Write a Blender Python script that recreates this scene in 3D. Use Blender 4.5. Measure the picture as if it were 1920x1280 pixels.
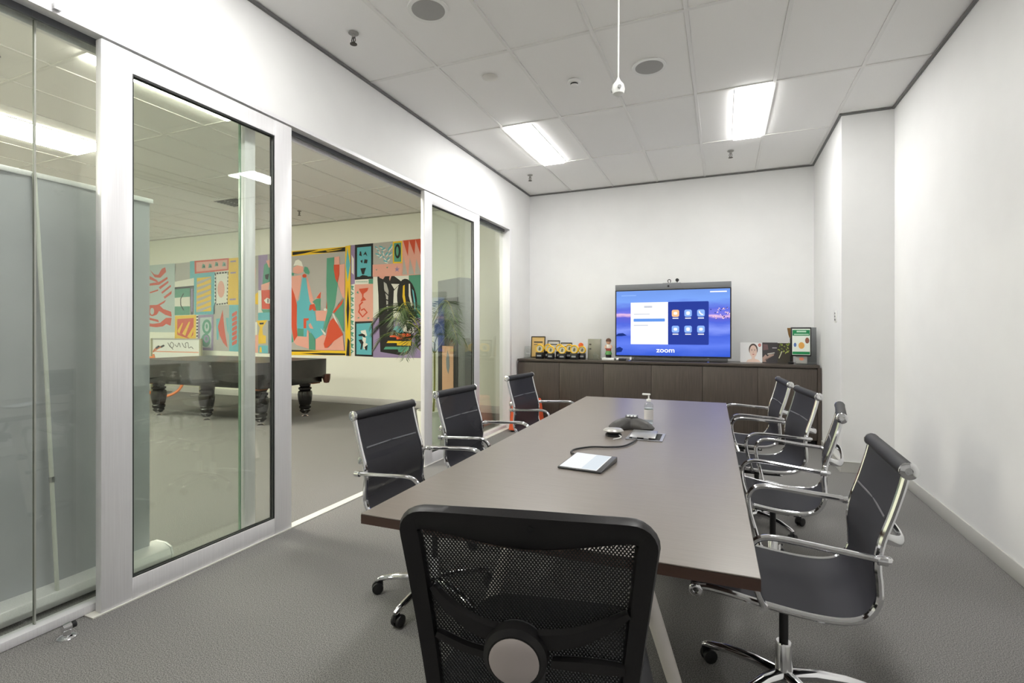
import bpy, bmesh, math, random
from math import sin, cos, pi, radians
from mathutils import Vector, Matrix
random.seed(7)
for o in list(bpy.data.objects): bpy.data.objects.remove(o)
S = bpy.context.scene
COL = S.collection

# ------------------------------------------------------------------ camera, world, exposure
CAM_H = 1.31
cam = bpy.data.cameras.new('camera'); cam.sensor_fit = 'HORIZONTAL'; cam.sensor_width = 36.0
cam.lens = 36.0 * 947.0 / 1920.0
cam.shift_y = -20.0 / 1920.0
cam.clip_start = 0.05; cam.clip_end = 100
cam_o = bpy.data.objects.new('camera', cam); COL.objects.link(cam_o)
cam_o.location = (0, 0, CAM_H); cam_o.rotation_euler = (radians(90), 0, radians(22.6))
S.camera = cam_o
W = bpy.data.worlds.new('world'); S.world = W; W.use_nodes = True
W.node_tree.nodes['Background'].inputs[0].default_value = (0.75, 0.8, 0.85, 1)
W.node_tree.nodes['Background'].inputs[1].default_value = 0.05
S.view_settings.view_transform = 'Standard'; S.view_settings.look = 'None'
S.view_settings.gamma = 1.0; S.view_settings.use_curve_mapping = False
S.view_settings.exposure = 0.22
ROOM_LIGHT = 31.0      # emission of the meeting room's recessed panels
HALL_LIGHT = 49.0      # emission of the hall's recessed panels
S.cycles.use_denoising = True
S.cycles.max_bounces = 10; S.cycles.diffuse_bounces = 5; S.cycles.glossy_bounces = 5
S.cycles.transparent_max_bounces = 24; S.cycles.transmission_bounces = 6
S.cycles.sample_clamp_indirect = 6.0

# ------------------------------------------------------------------ materials
def lin(c):
    out = []
    for x in c[:3]:
        x = x / 255.0
        out.append(x / 12.92 if x <= 0.04045 else ((x + 0.055) / 1.055) ** 2.4)
    return tuple(out) + (1.0,)
MATS = {}
def mat(name, rgb, rough=0.5, metal=0.0, spec=0.5, coat=0.0):
    if name in MATS: return MATS[name]
    m = bpy.data.materials.new(name); m.use_nodes = True
    b = m.node_tree.nodes['Principled BSDF']
    b.inputs['Base Color'].default_value = lin(rgb)
    b.inputs['Roughness'].default_value = rough; b.inputs['Metallic'].default_value = metal
    b.inputs['Specular IOR Level'].default_value = spec
    b.inputs['Coat Weight'].default_value = coat
    MATS[name] = m; return m
def grain(m, rgb2, scale=(1, 1, 1), nscale=60, detail=6, lo=0.35, hi=0.65, bump=0.0, bdist=0.002, bscale=None):
    nt = m.node_tree; N = nt.nodes; L = nt.links; b = N['Principled BSDF']
    tc = N.new('ShaderNodeTexCoord'); mp = N.new('ShaderNodeMapping'); mp.inputs['Scale'].default_value = scale
    nz = N.new('ShaderNodeTexNoise'); nz.inputs['Scale'].default_value = nscale; nz.inputs['Detail'].default_value = detail
    cr = N.new('ShaderNodeValToRGB'); cr.color_ramp.elements[0].position = lo; cr.color_ramp.elements[1].position = hi
    cr.color_ramp.elements[0].color = b.inputs['Base Color'].default_value[:]; cr.color_ramp.elements[1].color = lin(rgb2)
    L.new(tc.outputs['Object'], mp.inputs[0]); L.new(mp.outputs[0], nz.inputs['Vector']); L.new(nz.outputs['Fac'], cr.inputs[0])
    L.new(cr.outputs[0], b.inputs['Base Color'])
    if bump:
        bp = N.new('ShaderNodeBump'); bp.inputs['Strength'].default_value = bump; bp.inputs['Distance'].default_value = bdist
        src = nz
        if bscale:
            src = N.new('ShaderNodeTexNoise'); src.inputs['Scale'].default_value = bscale; src.inputs['Detail'].default_value = 3
            L.new(mp.outputs[0], src.inputs['Vector'])
        L.new(src.outputs['Fac'], bp.inputs['Height']); L.new(bp.outputs[0], b.inputs['Normal'])
    return m
def emis(name, rgb, strength):
    if name in MATS: return MATS[name]
    m = bpy.data.materials.new(name); m.use_nodes = True; nt = m.node_tree
    nt.nodes.remove(nt.nodes['Principled BSDF']); e = nt.nodes.new('ShaderNodeEmission')
    e.inputs[0].default_value = lin(rgb); e.inputs[1].default_value = strength
    nt.links.new(e.outputs[0], nt.nodes['Material Output'].inputs[0]); MATS[name] = m; return m
def glass_mat(name, tint, rough=0.0):
    m = bpy.data.materials.new(name); m.use_nodes = True; nt = m.node_tree; N = nt.nodes; L = nt.links
    N.remove(N['Principled BSDF'])
    t = N.new('ShaderNodeBsdfTransparent'); t.inputs[0].default_value = tint + (1,)
    g = N.new('ShaderNodeBsdfGlossy'); g.inputs['Roughness'].default_value = rough; g.inputs[0].default_value = (1, 1, 1, 1)
    geo = N.new('ShaderNodeNewGeometry'); mx = N.new('ShaderNodeMix'); mx.data_type = 'FLOAT'
    mx.inputs[2].default_value = 1.52; mx.inputs[3].default_value = 1 / 1.52      # same reflectance entering and leaving the pane
    L.new(geo.outputs['Backfacing'], mx.inputs[0])
    fr = N.new('ShaderNodeFresnel'); L.new(mx.outputs[0], fr.inputs['IOR'])
    ms = N.new('ShaderNodeMixShader'); L.new(fr.outputs[0], ms.inputs[0]); L.new(t.outputs[0], ms.inputs[1]); L.new(g.outputs[0], ms.inputs[2])
    L.new(ms.outputs[0], N['Material Output'].inputs[0]); MATS[name] = m; return m

M_wall = grain(mat('wall_paint', (238, 238, 238), 0.55, spec=0.3), (235, 235, 235), nscale=3, bump=0.05, bscale=180, bdist=0.001)
M_hallwall = mat('hall_wall_paint', (231, 232, 219), 0.6, spec=0.3)
M_carpet = grain(mat('carpet', (88, 87, 86), 0.95, spec=0.1), (152, 150, 148), nscale=240, detail=7, lo=0.36, hi=0.64, bump=0.06, bdist=0.002)
M_tile = grain(mat('ceiling_tile_board', (247, 246, 245), 0.9, spec=0.1), (243, 242, 240), nscale=260, bump=0.15, bdist=0.001)
M_grid = mat('ceiling_grid_metal', (236, 235, 233), 0.5)
M_trimdark = mat('shadow_line_metal', (112, 112, 112), 0.6)
M_skirt = mat('skirting_vinyl', (196, 195, 191), 0.5)
M_alu = grain(mat('satin_aluminium', (238, 237, 240), 0.36, 0.2), (230, 229, 232), scale=(40, 40, 0.4), nscale=8)
M_aludark = mat('aluminium_channel', (90, 92, 96), 0.5, 0.5)
M_gasket = mat('black_gasket', (30, 32, 33), 0.6)
M_glass = glass_mat('clear_glass', (0.945, 0.965, 0.94))
M_glassedge = mat('green_glass_edge', (120, 150, 130), 0.2)
M_chrome = mat('chrome', (225, 225, 228), 0.09, 1.0)
M_steel = mat('brushed_steel', (190, 190, 192), 0.3, 1.0)
M_black = mat('black_plastic', (26, 26, 28), 0.42)
M_blackmatt = mat('black_matt', (20, 20, 22), 0.7)
M_white = mat('white_plastic', (238, 238, 236), 0.35)
M_table = grain(mat('table_laminate', (110, 102, 96), 0.3, spec=1.0), (120, 112, 106), scale=(3, 90, 3), nscale=2.2, detail=8, lo=0.3, hi=0.7)
M_tedge = mat('table_edge_band', (74, 52, 44), 0.45)
M_cab = grain(mat('cabinet_laminate', (62, 54, 48), 0.42), (80, 71, 64), scale=(30, 30, 1.2), nscale=3, detail=8, lo=0.3, hi=0.7)
M_cabtop = mat('cabinet_top_laminate', (72, 64, 58), 0.3)
def mesh_fabric():
    m = mat('chair_mesh_fabric', (44, 44, 51), 0.6, spec=0.3)
    nt = m.node_tree; N = nt.nodes; L = nt.links; b = N['Principled BSDF']
    b.inputs['Sheen Weight'].default_value = 0.0
    tr = N.new('ShaderNodeBsdfTransparent'); ms = N.new('ShaderNodeMixShader'); ms.inputs[0].default_value = 0.84
    L.new(tr.outputs[0], ms.inputs[1]); L.new(b.outputs[0], ms.inputs[2]); L.new(ms.outputs[0], N['Material Output'].inputs[0])
    return m
M_sling = mesh_fabric()
M_hem = mat('chair_hem_fabric', (24, 24, 29), 0.6)

# ------------------------------------------------------------------ mesh building
class MB:
    def __init__(s): s.v = []; s.f = []; s.m = []
    def add(s, vs, fs, mi=0):
        o = len(s.v); s.v += [tuple(p) for p in vs]
        for f in fs: s.f.append(tuple(i + o for i in f)); s.m.append(mi)
        return s
    def box(s, x0, x1, y0, y1, z0, z1, mi=0):
        return s.add([(x0, y0, z0), (x1, y0, z0), (x1, y1, z0), (x0, y1, z0), (x0, y0, z1), (x1, y0, z1), (x1, y1, z1), (x0, y1, z1)],
                     [(0, 3, 2, 1), (4, 5, 6, 7), (0, 1, 5, 4), (1, 2, 6, 5), (2, 3, 7, 6), (3, 0, 4, 7)], mi)
    def hexa(s, b4, t4, mi=0):      # bottom ring, top ring (counter-clockwise from above)
        return s.add(list(b4) + list(t4), [(3, 2, 1, 0), (4, 5, 6, 7), (0, 1, 5, 4), (1, 2, 6, 5), (2, 3, 7, 6), (3, 0, 4, 7)], mi)
    def tube(s, pts, r, seg=10, closed=False, caps=True, flat=None, up=None, mi=0):
        # r: radius or list; flat=(a,b) scales the section along the frame's two axes
        P = [Vector(p) for p in pts]; n = len(P)
        R = r if isinstance(r, (list, tuple)) else [r] * n
        T = []
        for i in range(n):
            a = P[(i - 1) % n] if (closed or i > 0) else P[i]; b = P[(i + 1) % n] if (closed or i < n - 1) else P[i]
            T.append((b - a).normalized())
        ref = Vector(up) if up else (Vector((0, 0, 1)) if abs(T[0].z) < 0.9 else Vector((1, 0, 0)))
        U = (ref - T[0] * ref.dot(T[0])).normalized(); vs = []; fa, fb = flat or (1, 1)
        for i in range(n):
            if i and not up:
                U = (U - T[i] * U.dot(T[i])).normalized()
            elif up:
                q = ref - T[i] * ref.dot(T[i]); U = q.normalized() if q.length > 1e-5 else U
            V = T[i].cross(U)
            for k in range(seg):
                a = 2 * pi * (k + 0.5) / seg
                vs.append(P[i] + U * (cos(a) * R[i] * fa) + V * (sin(a) * R[i] * fb))
        fs = []
        for i in range(n if closed else n - 1):
            j = (i + 1) % n
            for k in range(seg):
                l = (k + 1) % seg; fs.append((i * seg + k, i * seg + l, j * seg + l, j * seg + k))
        if caps and not closed:
            fs.append(tuple(range(seg))[::-1]); fs.append(tuple((n - 1) * seg + k for k in range(seg)))
        return s.add(vs, fs, mi)
    def lathe(s, prof, c=(0, 0, 0), axis='z', seg=20, mi=0, sx=1, sy=1, cap=True):
        vs = []; n = len(prof)
        for (r, h) in prof:
            for k in range(seg):
                a = 2 * pi * k / seg; x, y = r * cos(a) * sx, r * sin(a) * sy
                p = (x, y, h) if axis == 'z' else ((h, x, y) if axis == 'x' else (y, h, x))
                vs.append((p[0] + c[0], p[1] + c[1], p[2] + c[2]))
        fs = []
        for i in range(n - 1):
            for k in range(seg):
                l = (k + 1) % seg; fs.append((i * seg + k, i * seg + l, (i + 1) * seg + l, (i + 1) * seg + k))
        if cap and prof[0][0] > 1e-6: fs.append(tuple(range(seg))[::-1])
        if cap and prof[-1][0] > 1e-6: fs.append(tuple((n - 1) * seg + k for k in range(seg)))
        return s.add(vs, fs, mi)
    def prism(s, poly, h0, h1, plane='xy', mi=0):
        n = len(poly)
        def P(a, b, h): return (a, b, h) if plane == 'xy' else ((a, h, b) if plane == 'xz' else (h, a, b))
        vs = [P(a, b, h0) for a, b in poly] + [P(a, b, h1) for a, b in poly]
        fs = [tuple(range(n))[::-1], tuple(range(n, 2 * n))] + [(i, (i + 1) % n, n + (i + 1) % n, n + i) for i in range(n)]
        return s.add(vs, fs, mi)
    def xform(s, M):
        s.v = [tuple(M @ Vector(p)) for p in s.v]; return s
    def mesh(s, name, mats, bevel=0.0, bseg=2, smooth=35):
        me = bpy.data.meshes.new(name); me.from_pydata(s.v, [], s.f)
        mats = mats if isinstance(mats, (list, tuple)) else [mats]
        for m in mats: me.materials.append(m)
        for p, i in zip(me.polygons, s.m): p.material_index = i
        bm = bmesh.new(); bm.from_mesh(me)
        bmesh.ops.remove_doubles(bm, verts=bm.verts, dist=1e-6)
        bmesh.ops.recalc_face_normals(bm, faces=bm.faces)
        if bevel:
            es = [e for e in bm.edges if len(e.link_faces) == 2 and e.calc_face_angle(0) > 0.5]
            bmesh.ops.bevel(bm, geom=es, offset=bevel, segments=bseg, profile=0.5, affect='EDGES', clamp_overlap=True)
        bm.to_mesh(me); bm.free()
        me.shade_smooth()
        try: me.set_sharp_from_angle(angle=radians(smooth))
        except Exception: pass
        return me
    def build(s, name, mats, parent=None, **k):
        return put(name, s.mesh(name, mats, **k), parent)
def put(name, me, parent=None, loc=(0, 0, 0), rotz=0.0):
    o = bpy.data.objects.new(name, me); COL.objects.link(o); o.parent = parent
    o.location = loc; o.rotation_euler = (0, 0, rotz); return o
def tag(o, label, cat, group=None, kind=None):
    o['label'] = label; o['category'] = cat
    if group: o['group'] = group
    if kind: o['kind'] = kind
    return o
def thing(name, label, cat, loc=(0, 0, 0), rotz=0.0, group=None, kind=None):
    o = put(name, None, None, loc, rotz); o.empty_display_size = 0.05
    return tag(o, label, cat, group, kind)
def bez(pts, n=6):
    """Catmull-Rom through the points"""
    P = [Vector(p) for p in pts]; out = []
    for i in range(len(P) - 1):
        a = P[max(i - 1, 0)]; b = P[i]; c = P[i + 1]; d = P[min(i + 2, len(P) - 1)]
        for k in range(n):
            t = k / n
            out.append(0.5 * ((2 * b) + (c - a) * t + (2 * a - 5 * b + 4 * c - d) * t * t + (3 * b - a - 3 * c + d) * t ** 3))
    out.append(P[-1]); return out
def copy_tree(o, parent=None):
    c = o.copy(); COL.objects.link(c); c.parent = parent
    for ch in list(o.children): copy_tree(ch, c)
    return c

# ------------------------------------------------------------------ room shell
XL, XR, YB, YF, H = -2.645, 1.43, 7.045, -2.2, 3.32     # left glass wall, right wall, back wall, wall behind the camera, ceiling
HX, HYB, HYF = -13.2, 7.3, -2.6                          # the hall beyond the glass
HEAD = 2.665
tag(MB().box(XL - 0.08, XR + .12, YF - .12, YB + .12, -.1, 0).build('floor', M_carpet), 'dark grey carpet floor of the meeting room', 'floor', kind='structure')
tag(MB().box(HX - .12, XL - 0.08, HYF - .12, HYB + .12, -.1, 0).build('floor', M_carpet), 'dark grey carpet floor of the hall around the pool table', 'floor', kind='structure')
tag(MB().box(XR, XR + .12, YF - .12, YB + .12, 0, H + .12).build('wall_right', M_wall), 'long plain white wall on the right', 'wall', kind='structure')
tag(MB().box(XL, XR, YB, YB + .12, 0, H + .12).build('wall_back', M_wall), 'white end wall behind the television', 'wall', kind='structure')
tag(MB().box(XL - .15, XR, YF - .12, YF, 0, H + .12).build('wall_front', M_wall), 'white wall facing the television', 'wall', kind='structure')
tag(MB().box(1.023, XR, 5.51, YB, 0, H + .1).build('wall_pillar', M_wall), 'white boxed-out pillar in the far right corner', 'pillar', kind='structure')
wl = thing('wall_left', 'white bulkhead and wall ends around the glass partition', 'wall', (0, 0, 0), kind='structure')
MB().box(XL - .15, XL, YF, YB + .12, HEAD + .03, H + .12).build('bulkhead', M_wall, wl)
MB().box(XL - .15, XL, 6.33, YB + .12, 0, HEAD + .03).build('wall_end', M_wall, wl)
MB().box(XL - .15, XL, YF, -0.35, 0, HEAD + .03).build('wall_end', M_wall, wl)
tag(MB().box(HX, XL - .15, HYB, HYB + .12, 0, H + .12).build('wall_hall_back', M_hallwall), 'cream hall wall carrying the mural', 'wall', kind='structure')
tag(MB().box(HX - .12, HX, HYF, HYB + .12, 0, H + .12).build('wall_hall_left', M_hallwall), 'cream wall at the far end of the hall', 'wall', kind='structure')
tag(MB().box(HX, XL - .15, HYF - .12, HYF, 0, H + .12).build('wall_hall_front', M_hallwall), 'cream hall wall opposite the mural', 'wall', kind='structure')
# skirtings
def skirting(name, boxes, label):
    b = MB()
    for q in boxes: b.box(*q)
    return tag(b.build(name, M_skirt, bevel=.004), label, 'baseboard', kind='structure')
skirting('baseboard_right', [(XR - .012, XR, YF, 5.51, 0, .1)], 'pale grey skirting along the right wall')
skirting('baseboard_pillar', [(1.011, XR, 5.498, 5.51, 0, .1), (1.011, 1.023, 5.498, 6.48, 0, .1)], 'pale grey skirting around the white pillar')
skirting('baseboard_back', [(XL, 1.011, YB - .012, YB, 0, .1)], 'pale grey skirting behind the long cabinet')
skirting('baseboard_left', [(XL, XL + .012, 6.34, 6.48, 0, .1)], 'short pale skirting beside the glass partition')
skirting('baseboard_hall', [(HX, XL - .15, HYB - .014, HYB, 0, .12)], 'pale skirting under the mural wall')
# dark shadow line where ceiling meets the walls
b = MB()
b.box(XL, XL + .02, YF, YB, H - .016, H); b.box(XR - .02, XR, YF, 5.51, H - .016, H)
b.box(XL + .02, 1.023, YB - .016, YB, H - .016, H); b.box(1.003, 1.023, 5.49, YB - .016, H - .016, H); b.box(1.023, XR - .02, 5.494, 5.51, H - .016, H)
tag(b.build('trim_1', M_trimdark), 'dark grey shadow-line trim around the meeting room ceiling', 'trim', kind='structure')

b = MB(); b.box(HX, XL - .15, HYB - .02, HYB, H - .012, H + .02); b.box(HX, HX + .02, HYF, HYB - .02, H - .012, H + .02); b.box(XL - .17, XL - .15, HYF, HYB - .02, H - .012, H + .02); b.box(HX + .02, XL - .17, HYF, HYF + .02, H - .012, H + .02)
tag(b.build('trim_4', mat('hall_wall_angle', (176, 174, 164), .6)), 'pale grey wall angle around the hall ceiling', 'trim', kind='structure')

# suspended ceilings: slab, grid and separate tiles
GX = [-2.012, -1.41, -.81, -.21, .39, .99]; GY = [-1.55, -.33, .89, 2.11, 3.34, 4.575, 5.80]
TB = {}
def tile_mesh(w, d):
    k = (round(w, 3), round(d, 3))
    if k not in TB: TB[k] = MB().box(-w / 2, w / 2, -d / 2, d / 2, 0, .016).mesh('ceiling_tile', M_tile, bevel=.003, bseg=1)
    return TB[k]
def suspended(name, x0, x1, y0, y1, gx, gy, holes, label, skip=None):
    ce = MB().box(x0, x1, y0, y1, H + .06, H + .12).build(name, M_tile); tag(ce, label, 'ceiling', kind='structure')
    xs = [x0] + sorted(g for g in gx if x0 < g < x1) + [x1]; ys = [y0] + [g for g in gy if y0 < g < y1] + [y1]
    g = .012
    for i in range(len(xs) - 1):
        for j in range(len(ys) - 1):
            a, b_, c, d = xs[i] + g, xs[i + 1] - g, ys[j] + g, ys[j + 1] - g
            hs = [h for h in holes if h[0] < b_ and h[1] > a and h[2] < d - .02 and h[3] > c + .02]
            if hs:                      # a recessed light takes part of this tile's opening
                h = hs[0]
                if h[0] - a > .05: put('ceiling_tile', tile_mesh(h[0] - a, d - c), ce, ((a + h[0]) / 2, (c + d) / 2, H + .004))
                if b_ - h[1] > .05: put('ceiling_tile', tile_mesh(b_ - h[1], d - c), ce, ((b_ + h[1]) / 2, (c + d) / 2, H + .004))
                continue
            put('ceiling_tile', tile_mesh(b_ - a, d - c), ce, ((a + b_) / 2, (c + d) / 2, H + .004))
    me = {}
    for gx_ in xs[1:-1]:
        MB().box(gx_ - .0125, gx_ + .0125, y0, y1, H - .003, H + .03).build('grid_bar', M_grid, ce)
    for gy_ in ys[1:-1]:
        MB().box(x0, x1, gy_ - .0125, gy_ + .0125, H - .0025, H + .03).build('grid_bar', M_grid, ce)
    return ce
room_lights = [(-1.998, -1.715, 4.5875, 5.7875), (.095, .378, 4.5875, 5.7875), (-1.998, -1.715, .9025, 2.0975), (.095, .378, .9025, 2.0975)]
suspended('ceiling', XL, XR, YF, YB, GX, GY, room_lights, 'white tiled suspended ceiling of the meeting room')
HGX = [-2.88 - .6 * i for i in range(1, 18)]; HGY = [-1.46, -.24, .98, 2.2, 3.42, 4.64, 5.86, 7.08]
hall_lights = [(-4.36, -4.1, 2.2125, 3.4075), (-6.768, -6.192, 2.2125, 3.4075), (-4.36, -4.1, -1.4475, -.2525), (-6.768, -6.192, -1.4475, -.2525), (-9.168, -8.592, 2.2125, 3.4075), (-9.168, -8.592, -1.4475, -.2525), (-11.568, -10.992, 2.2125, 3.4075)]  # beyond the visible narrow and wide pair, unseen panels added to brighten the hall
HGX = [-2.892 - .6 * i for i in range(0, 18)]
suspended('ceiling', HX, XL - .15, HYF, HYB, HGX, HGY, hall_lights, 'tiled suspended ceiling of the hall')

M_lens = emis('light_diffuser', (255, 254, 250), ROOM_LIGHT)
M_hlens = emis('hall_light_diffuser', (255, 251, 234), HALL_LIGHT)
def ceiling_light(q, label, group, lens):
    x0, x1, y0, y1 = q; cx, cy = (x0 + x1) / 2, (y0 + y1) / 2; w, d = (x1 - x0) / 2, (y1 - y0) / 2
    t = thing('ceiling_light', label, 'light', (cx, cy, H), group=group)
    fr = MB()
    for a in ((-w, -w + .014, -d, d), (w - .014, w, -d, d), (-w + .014, w - .014, -d, -d + .014), (-w + .014, w - .014, d - .014, d)):
        fr.box(a[0], a[1], a[2], a[3], -.002, .05)
    fr.build('frame', M_grid, t)
    MB().box(-w + .014, w - .014, -d + .014, d - .014, -.018, .012).build('diffuser', lens, t)      # opal lens, dropped so its sides throw extra light on the ceiling
for q, l in zip(room_lights, ('bright recessed panel light nearest the glass partition, towards the television', 'bright recessed panel light on the pillar side, towards the television',
                              'recessed panel light near the glass, above the near table end', 'recessed panel light near the right wall, above the near table end')):
    ceiling_light(q, l, 'recessed panel lights of the meeting room', M_lens)
for q, l in zip(hall_lights, ('narrow recessed hall light seen through the sliding door', 'wide bright hall light seen above the grey pull-up banner',
        'added unseen narrow hall light behind the wall end', 'added unseen wide hall light behind the wall end', 'added unseen wide hall light over the far side of the pool table', 'added unseen wide hall light in the far hall corner', 'added unseen wide hall light near the hall end wall')):
    ceiling_light(q, l, 'recessed lights of the hall', M_hlens)
# ------------------------------------------------------------------ glass partition
def pane(name, parent, x, y0, y1, z0, z1, t=.010):
    return MB().box(x - t / 2, x + t / 2, y0, y1, z0, z1).build(name, M_glass, parent)
hd = thing('trim_2', 'aluminium head track under the bulkhead of the glass partition', 'track', kind='structure')
MB().box(XL - .15, XL - .001, YF, 6.33, HEAD + .016, HEAD + .03).build('soffit', M_alu, hd)
MB().box(XL - .006, XL + .002, -.35, 6.33, HEAD + .008, HEAD + .034).build('lip', M_alu, hd)
MB().box(XL - .15, XL - .125, -.35, 6.33, HEAD - .03, HEAD + .016).build('channel', M_alu, hd)
MB().box(XL - .09, XL - .075, -.35, 6.33, HEAD - .015, HEAD + .016).build('channel', M_aludark, hd)
t = thing('track_stop', 'small grey steel track end stop on the bulkhead edge above the leftmost pane', 'bracket', (XL, 1.237, HEAD))
MB().prism([(0, .02), (.028, .022), (.03, .075), (.018, .06), (.0, .045)], .001, .02, 'yz').xform(Matrix.Translation((0, 0, 0))).build('plate', M_steel, t)

def door_leaf(name, y0, y1, label, tilt=0.0, seat=0.0):
    d = thing(name, label, 'door', (XL - .022, y0, 0), kind='structure', rotz=tilt)
    w = y1 - y0; sw = .135; x = .022
    for a, b_ in ((0, sw), (w - sw, w)):
        MB().box(-x, x, a, b_, .004, HEAD - .004).build('stile', M_alu, d, bevel=.003)
    MB().box(-x + .002, x - .002, sw, w - sw, .004, .108).build('rail', M_alu, d, bevel=.003)
    MB().box(-x + .002, x - .002, sw, w - sw, HEAD - .105, HEAD - .004).build('rail', M_alu, d, bevel=.003)
    g = MB()
    for s_ in (-1, 1):
        xx0, xx1 = (s_ * .006, s_ * .016) if s_ > 0 else (s_ * .016, s_ * .006)
        g.box(xx0, xx1, sw, sw + .008, .108, HEAD - .105); g.box(xx0, xx1, w - sw - .008, w - sw, .108, HEAD - .105)
        g.box(xx0, xx1, sw + .008, w - sw - .008, HEAD - .113, HEAD - .105); g.box(xx0, xx1, sw + .008, w - sw - .008, .108, .114)
    g.build('gasket', M_gasket, d)
    gp = MB().box(-.005, .005, -w / 2 + sw, w / 2 - sw, .108, HEAD - .105).build('glass_pane', M_glass, d)
    gp.location = (0, w / 2, 0); gp.rotation_euler = (0, 0, seat)      # the pane sits slightly skewed in its rebate
    return d
door_leaf('door_1', 1.423, 2.54, 'silver framed glass sliding door nearest the camera')
door_leaf('door_2', 4.165, 5.325, 'silver framed glass sliding door beside the middle left chair', radians(-0.9), radians(-0.7))
w1 = thing('window_1', 'frameless fixed glass panes left of the near sliding door', 'glass wall', kind='structure')
pane('glass_pane', w1, XL - .105, -.35, 1.221, .03, HEAD - .01)
pane('glass_pane', w1, XL - .105, 1.227, 2.235, .03, HEAD - .01)
MB().box(XL - .112, XL - .098, 1.221, 1.227, .03, HEAD - .01).build('joint', mat('silicone_joint', (160, 162, 154), .4), w1)
MB().box(XL - .112, XL - .098, 2.229, 2.237, .03, HEAD - .01).build('pane_edge', M_glassedge, w1)
MB().box(XL - .13, XL - .08, 2.25, 2.325, .004, HEAD - .01).build('post', M_alu, w1, bevel=.003)
MB().box(XL - .128, XL - .06, -.35, 2.24, 0.002, .04).build('sill_track', M_alu, w1, bevel=.002)
w2 = thing('window_2', 'fixed glass pane between the far sliding door and the wall', 'glass wall', kind='structure')
pane('glass_pane', w2, XL - .105, 4.44, 6.27, .03, HEAD - .01)
MB().box(XL - .13, XL - .08, 4.36, 4.435, .004, HEAD - .01).build('post', M_alu, w2, bevel=.003)
MB().box(XL - .15, XL + .004, 6.27, 6.33, .0, HEAD + .03).build('jamb', M_alu, w2, bevel=.003)
MB().box(XL - .128, XL - .06, 4.44, 6.27, 0.002, .04).build('sill_track', M_alu, w2, bevel=.002)
tag(MB().box(XL - .058, XL + .008, 1.385, 6.27, 0.0005, .006).build('trim_3', mat('cream_threshold', (222, 220, 212), .5)), 'cream floor threshold strip running under the sliding doors', 'threshold', kind='structure')
t = thing('door_stop', 'chrome door stop with black rubber on the carpet by the leftmost pane', 'door stop', (-2.585, 1.262, 0))
MB().lathe([(.034, 0), (.034, .004), (.026, .01), (.014, .012), (.013, .05), (.0, .052)]).build('base', M_chrome, t)
MB().lathe([(.016, -.018), (.017, -.004), (.017, .012), (.0, .013)], c=(0, 0, .045), axis='y').build('collar', M_chrome, t)
MB().lathe([(.014, .013), (.014, .03), (.0, .031)], c=(0, 0, .045), axis='y').build('rubber', M_blackmatt, t)
# light switch on the pillar
t = thing('light_switch', 'small white wall switch on the white pillar side', 'switch', (1.023, 5.742, 1.45))
MB().box(-.010, 0, -.036, .036, -.058, .058).build('plate', M_white, t, bevel=.003)
for z in (-.03, 0.0, .03): MB().box(-.014, -.010, -.012, .012, z - .010, z + .010).build('rocker', mat('switch_grey', (120, 120, 120), .4), t, bevel=.002)

# ------------------------------------------------------------------ ceiling fittings
M_grille = grain(mat('speaker_grille', (180, 179, 177), 0.7), (150, 149, 148), nscale=900, lo=.45, hi=.55)
for x, y, l in ((-1.70, 2.72, 'round grey ceiling speaker at the top edge, nearer the camera'), (-.514, 3.955, 'round grey ceiling speaker beside the hanging white plug')):
    t = thing('ceiling_speaker', l, 'speaker', (x, y, H), group='round ceiling speakers')
    MB().lathe([(.103, -.004), (.128, -.006), (.13, 0), (.13, .003), (.103, .003), (.103, -.004)], seg=40, cap=False).build('rim', M_white, t)
    MB().lathe([(.0, -.008), (.07, -.0075), (.104, -.004), (.104, .003)], seg=40).build('grille', M_grille, t)
M_brass = mat('dark_metal_sprinkler', (70, 64, 58), .35, .8)
def sprinkler(x, y, l):
    t = thing('fire_sprinkler', l, 'sprinkler', (x, y, H), group='ceiling fire sprinklers')
    MB().lathe([(.034, 0), (.034, -.004), (.026, -.010), (.012, -.012), (.012, -.03), (.0, -.03)], seg=18).build('cup', mat('sprinkler_cup', (150, 148, 144), .4), t)
    b = MB(); b.tube([(.010, 0, -.028), (.016, 0, -.05), (.004, 0, -.072)], .003, 6); b.tube([(-.010, 0, -.028), (-.016, 0, -.05), (-.004, 0, -.072)], .003, 6); b.tube([(0, 0, -.03), (0, 0, -.06)], .004, 6)
    b.build('frame', M_brass, t)
    MB().lathe([(.0, -.078), (.024, -.076), (.024, -.073), (.0, -.072)], seg=14).build('deflector', M_brass, t)
sprinkler(-2.299, 2.738, 'fire sprinkler beside the bulkhead at upper left of the room ceiling')
sprinkler(-2.289, 6.108, 'tiny fire sprinkler in the far left room ceiling corner')
sprinkler(.087, 6.154, 'tiny fire sprinkler just beyond the pillar-side panel light')
sprinkler(-4.9, 1.95, 'hall sprinkler seen above the grey pull-up banner')
sprinkler(-6.55, 6.45, 'hall sprinkler seen through the open doorway')
t = thing('smoke_detector', 'small round smoke detector on the ceiling between lights and cord', 'detector', (-1.10, 3.945, H))
MB().lathe([(.05, 0), (.052, -.012), (.044, -.02), (.034, -.022), (.0, -.022)], seg=28).build('base', M_white, t)
MB().lathe([(.03, -.022), (.03, -.034), (.026, -.034), (.026, -.022), (.03, -.022)], seg=24, cap=False).build('vent_ring', M_blackmatt, t)
MB().lathe([(.032, -.034), (.03, -.042), (.0, -.045)], seg=24).build('cap', M_white, t)
tag(MB().lathe([(.062, 0), (.062, -.004), (.052, -.009), (.02, -.010), (.0, -.014)], c=(-1.70, 3.633, H), seg=30).build('concealed_sprinkler', mat('off_white_cap', (226, 224, 218), .5)), 'flat white round cap on the ceiling tile before the left panel light', 'cover cap')
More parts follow.
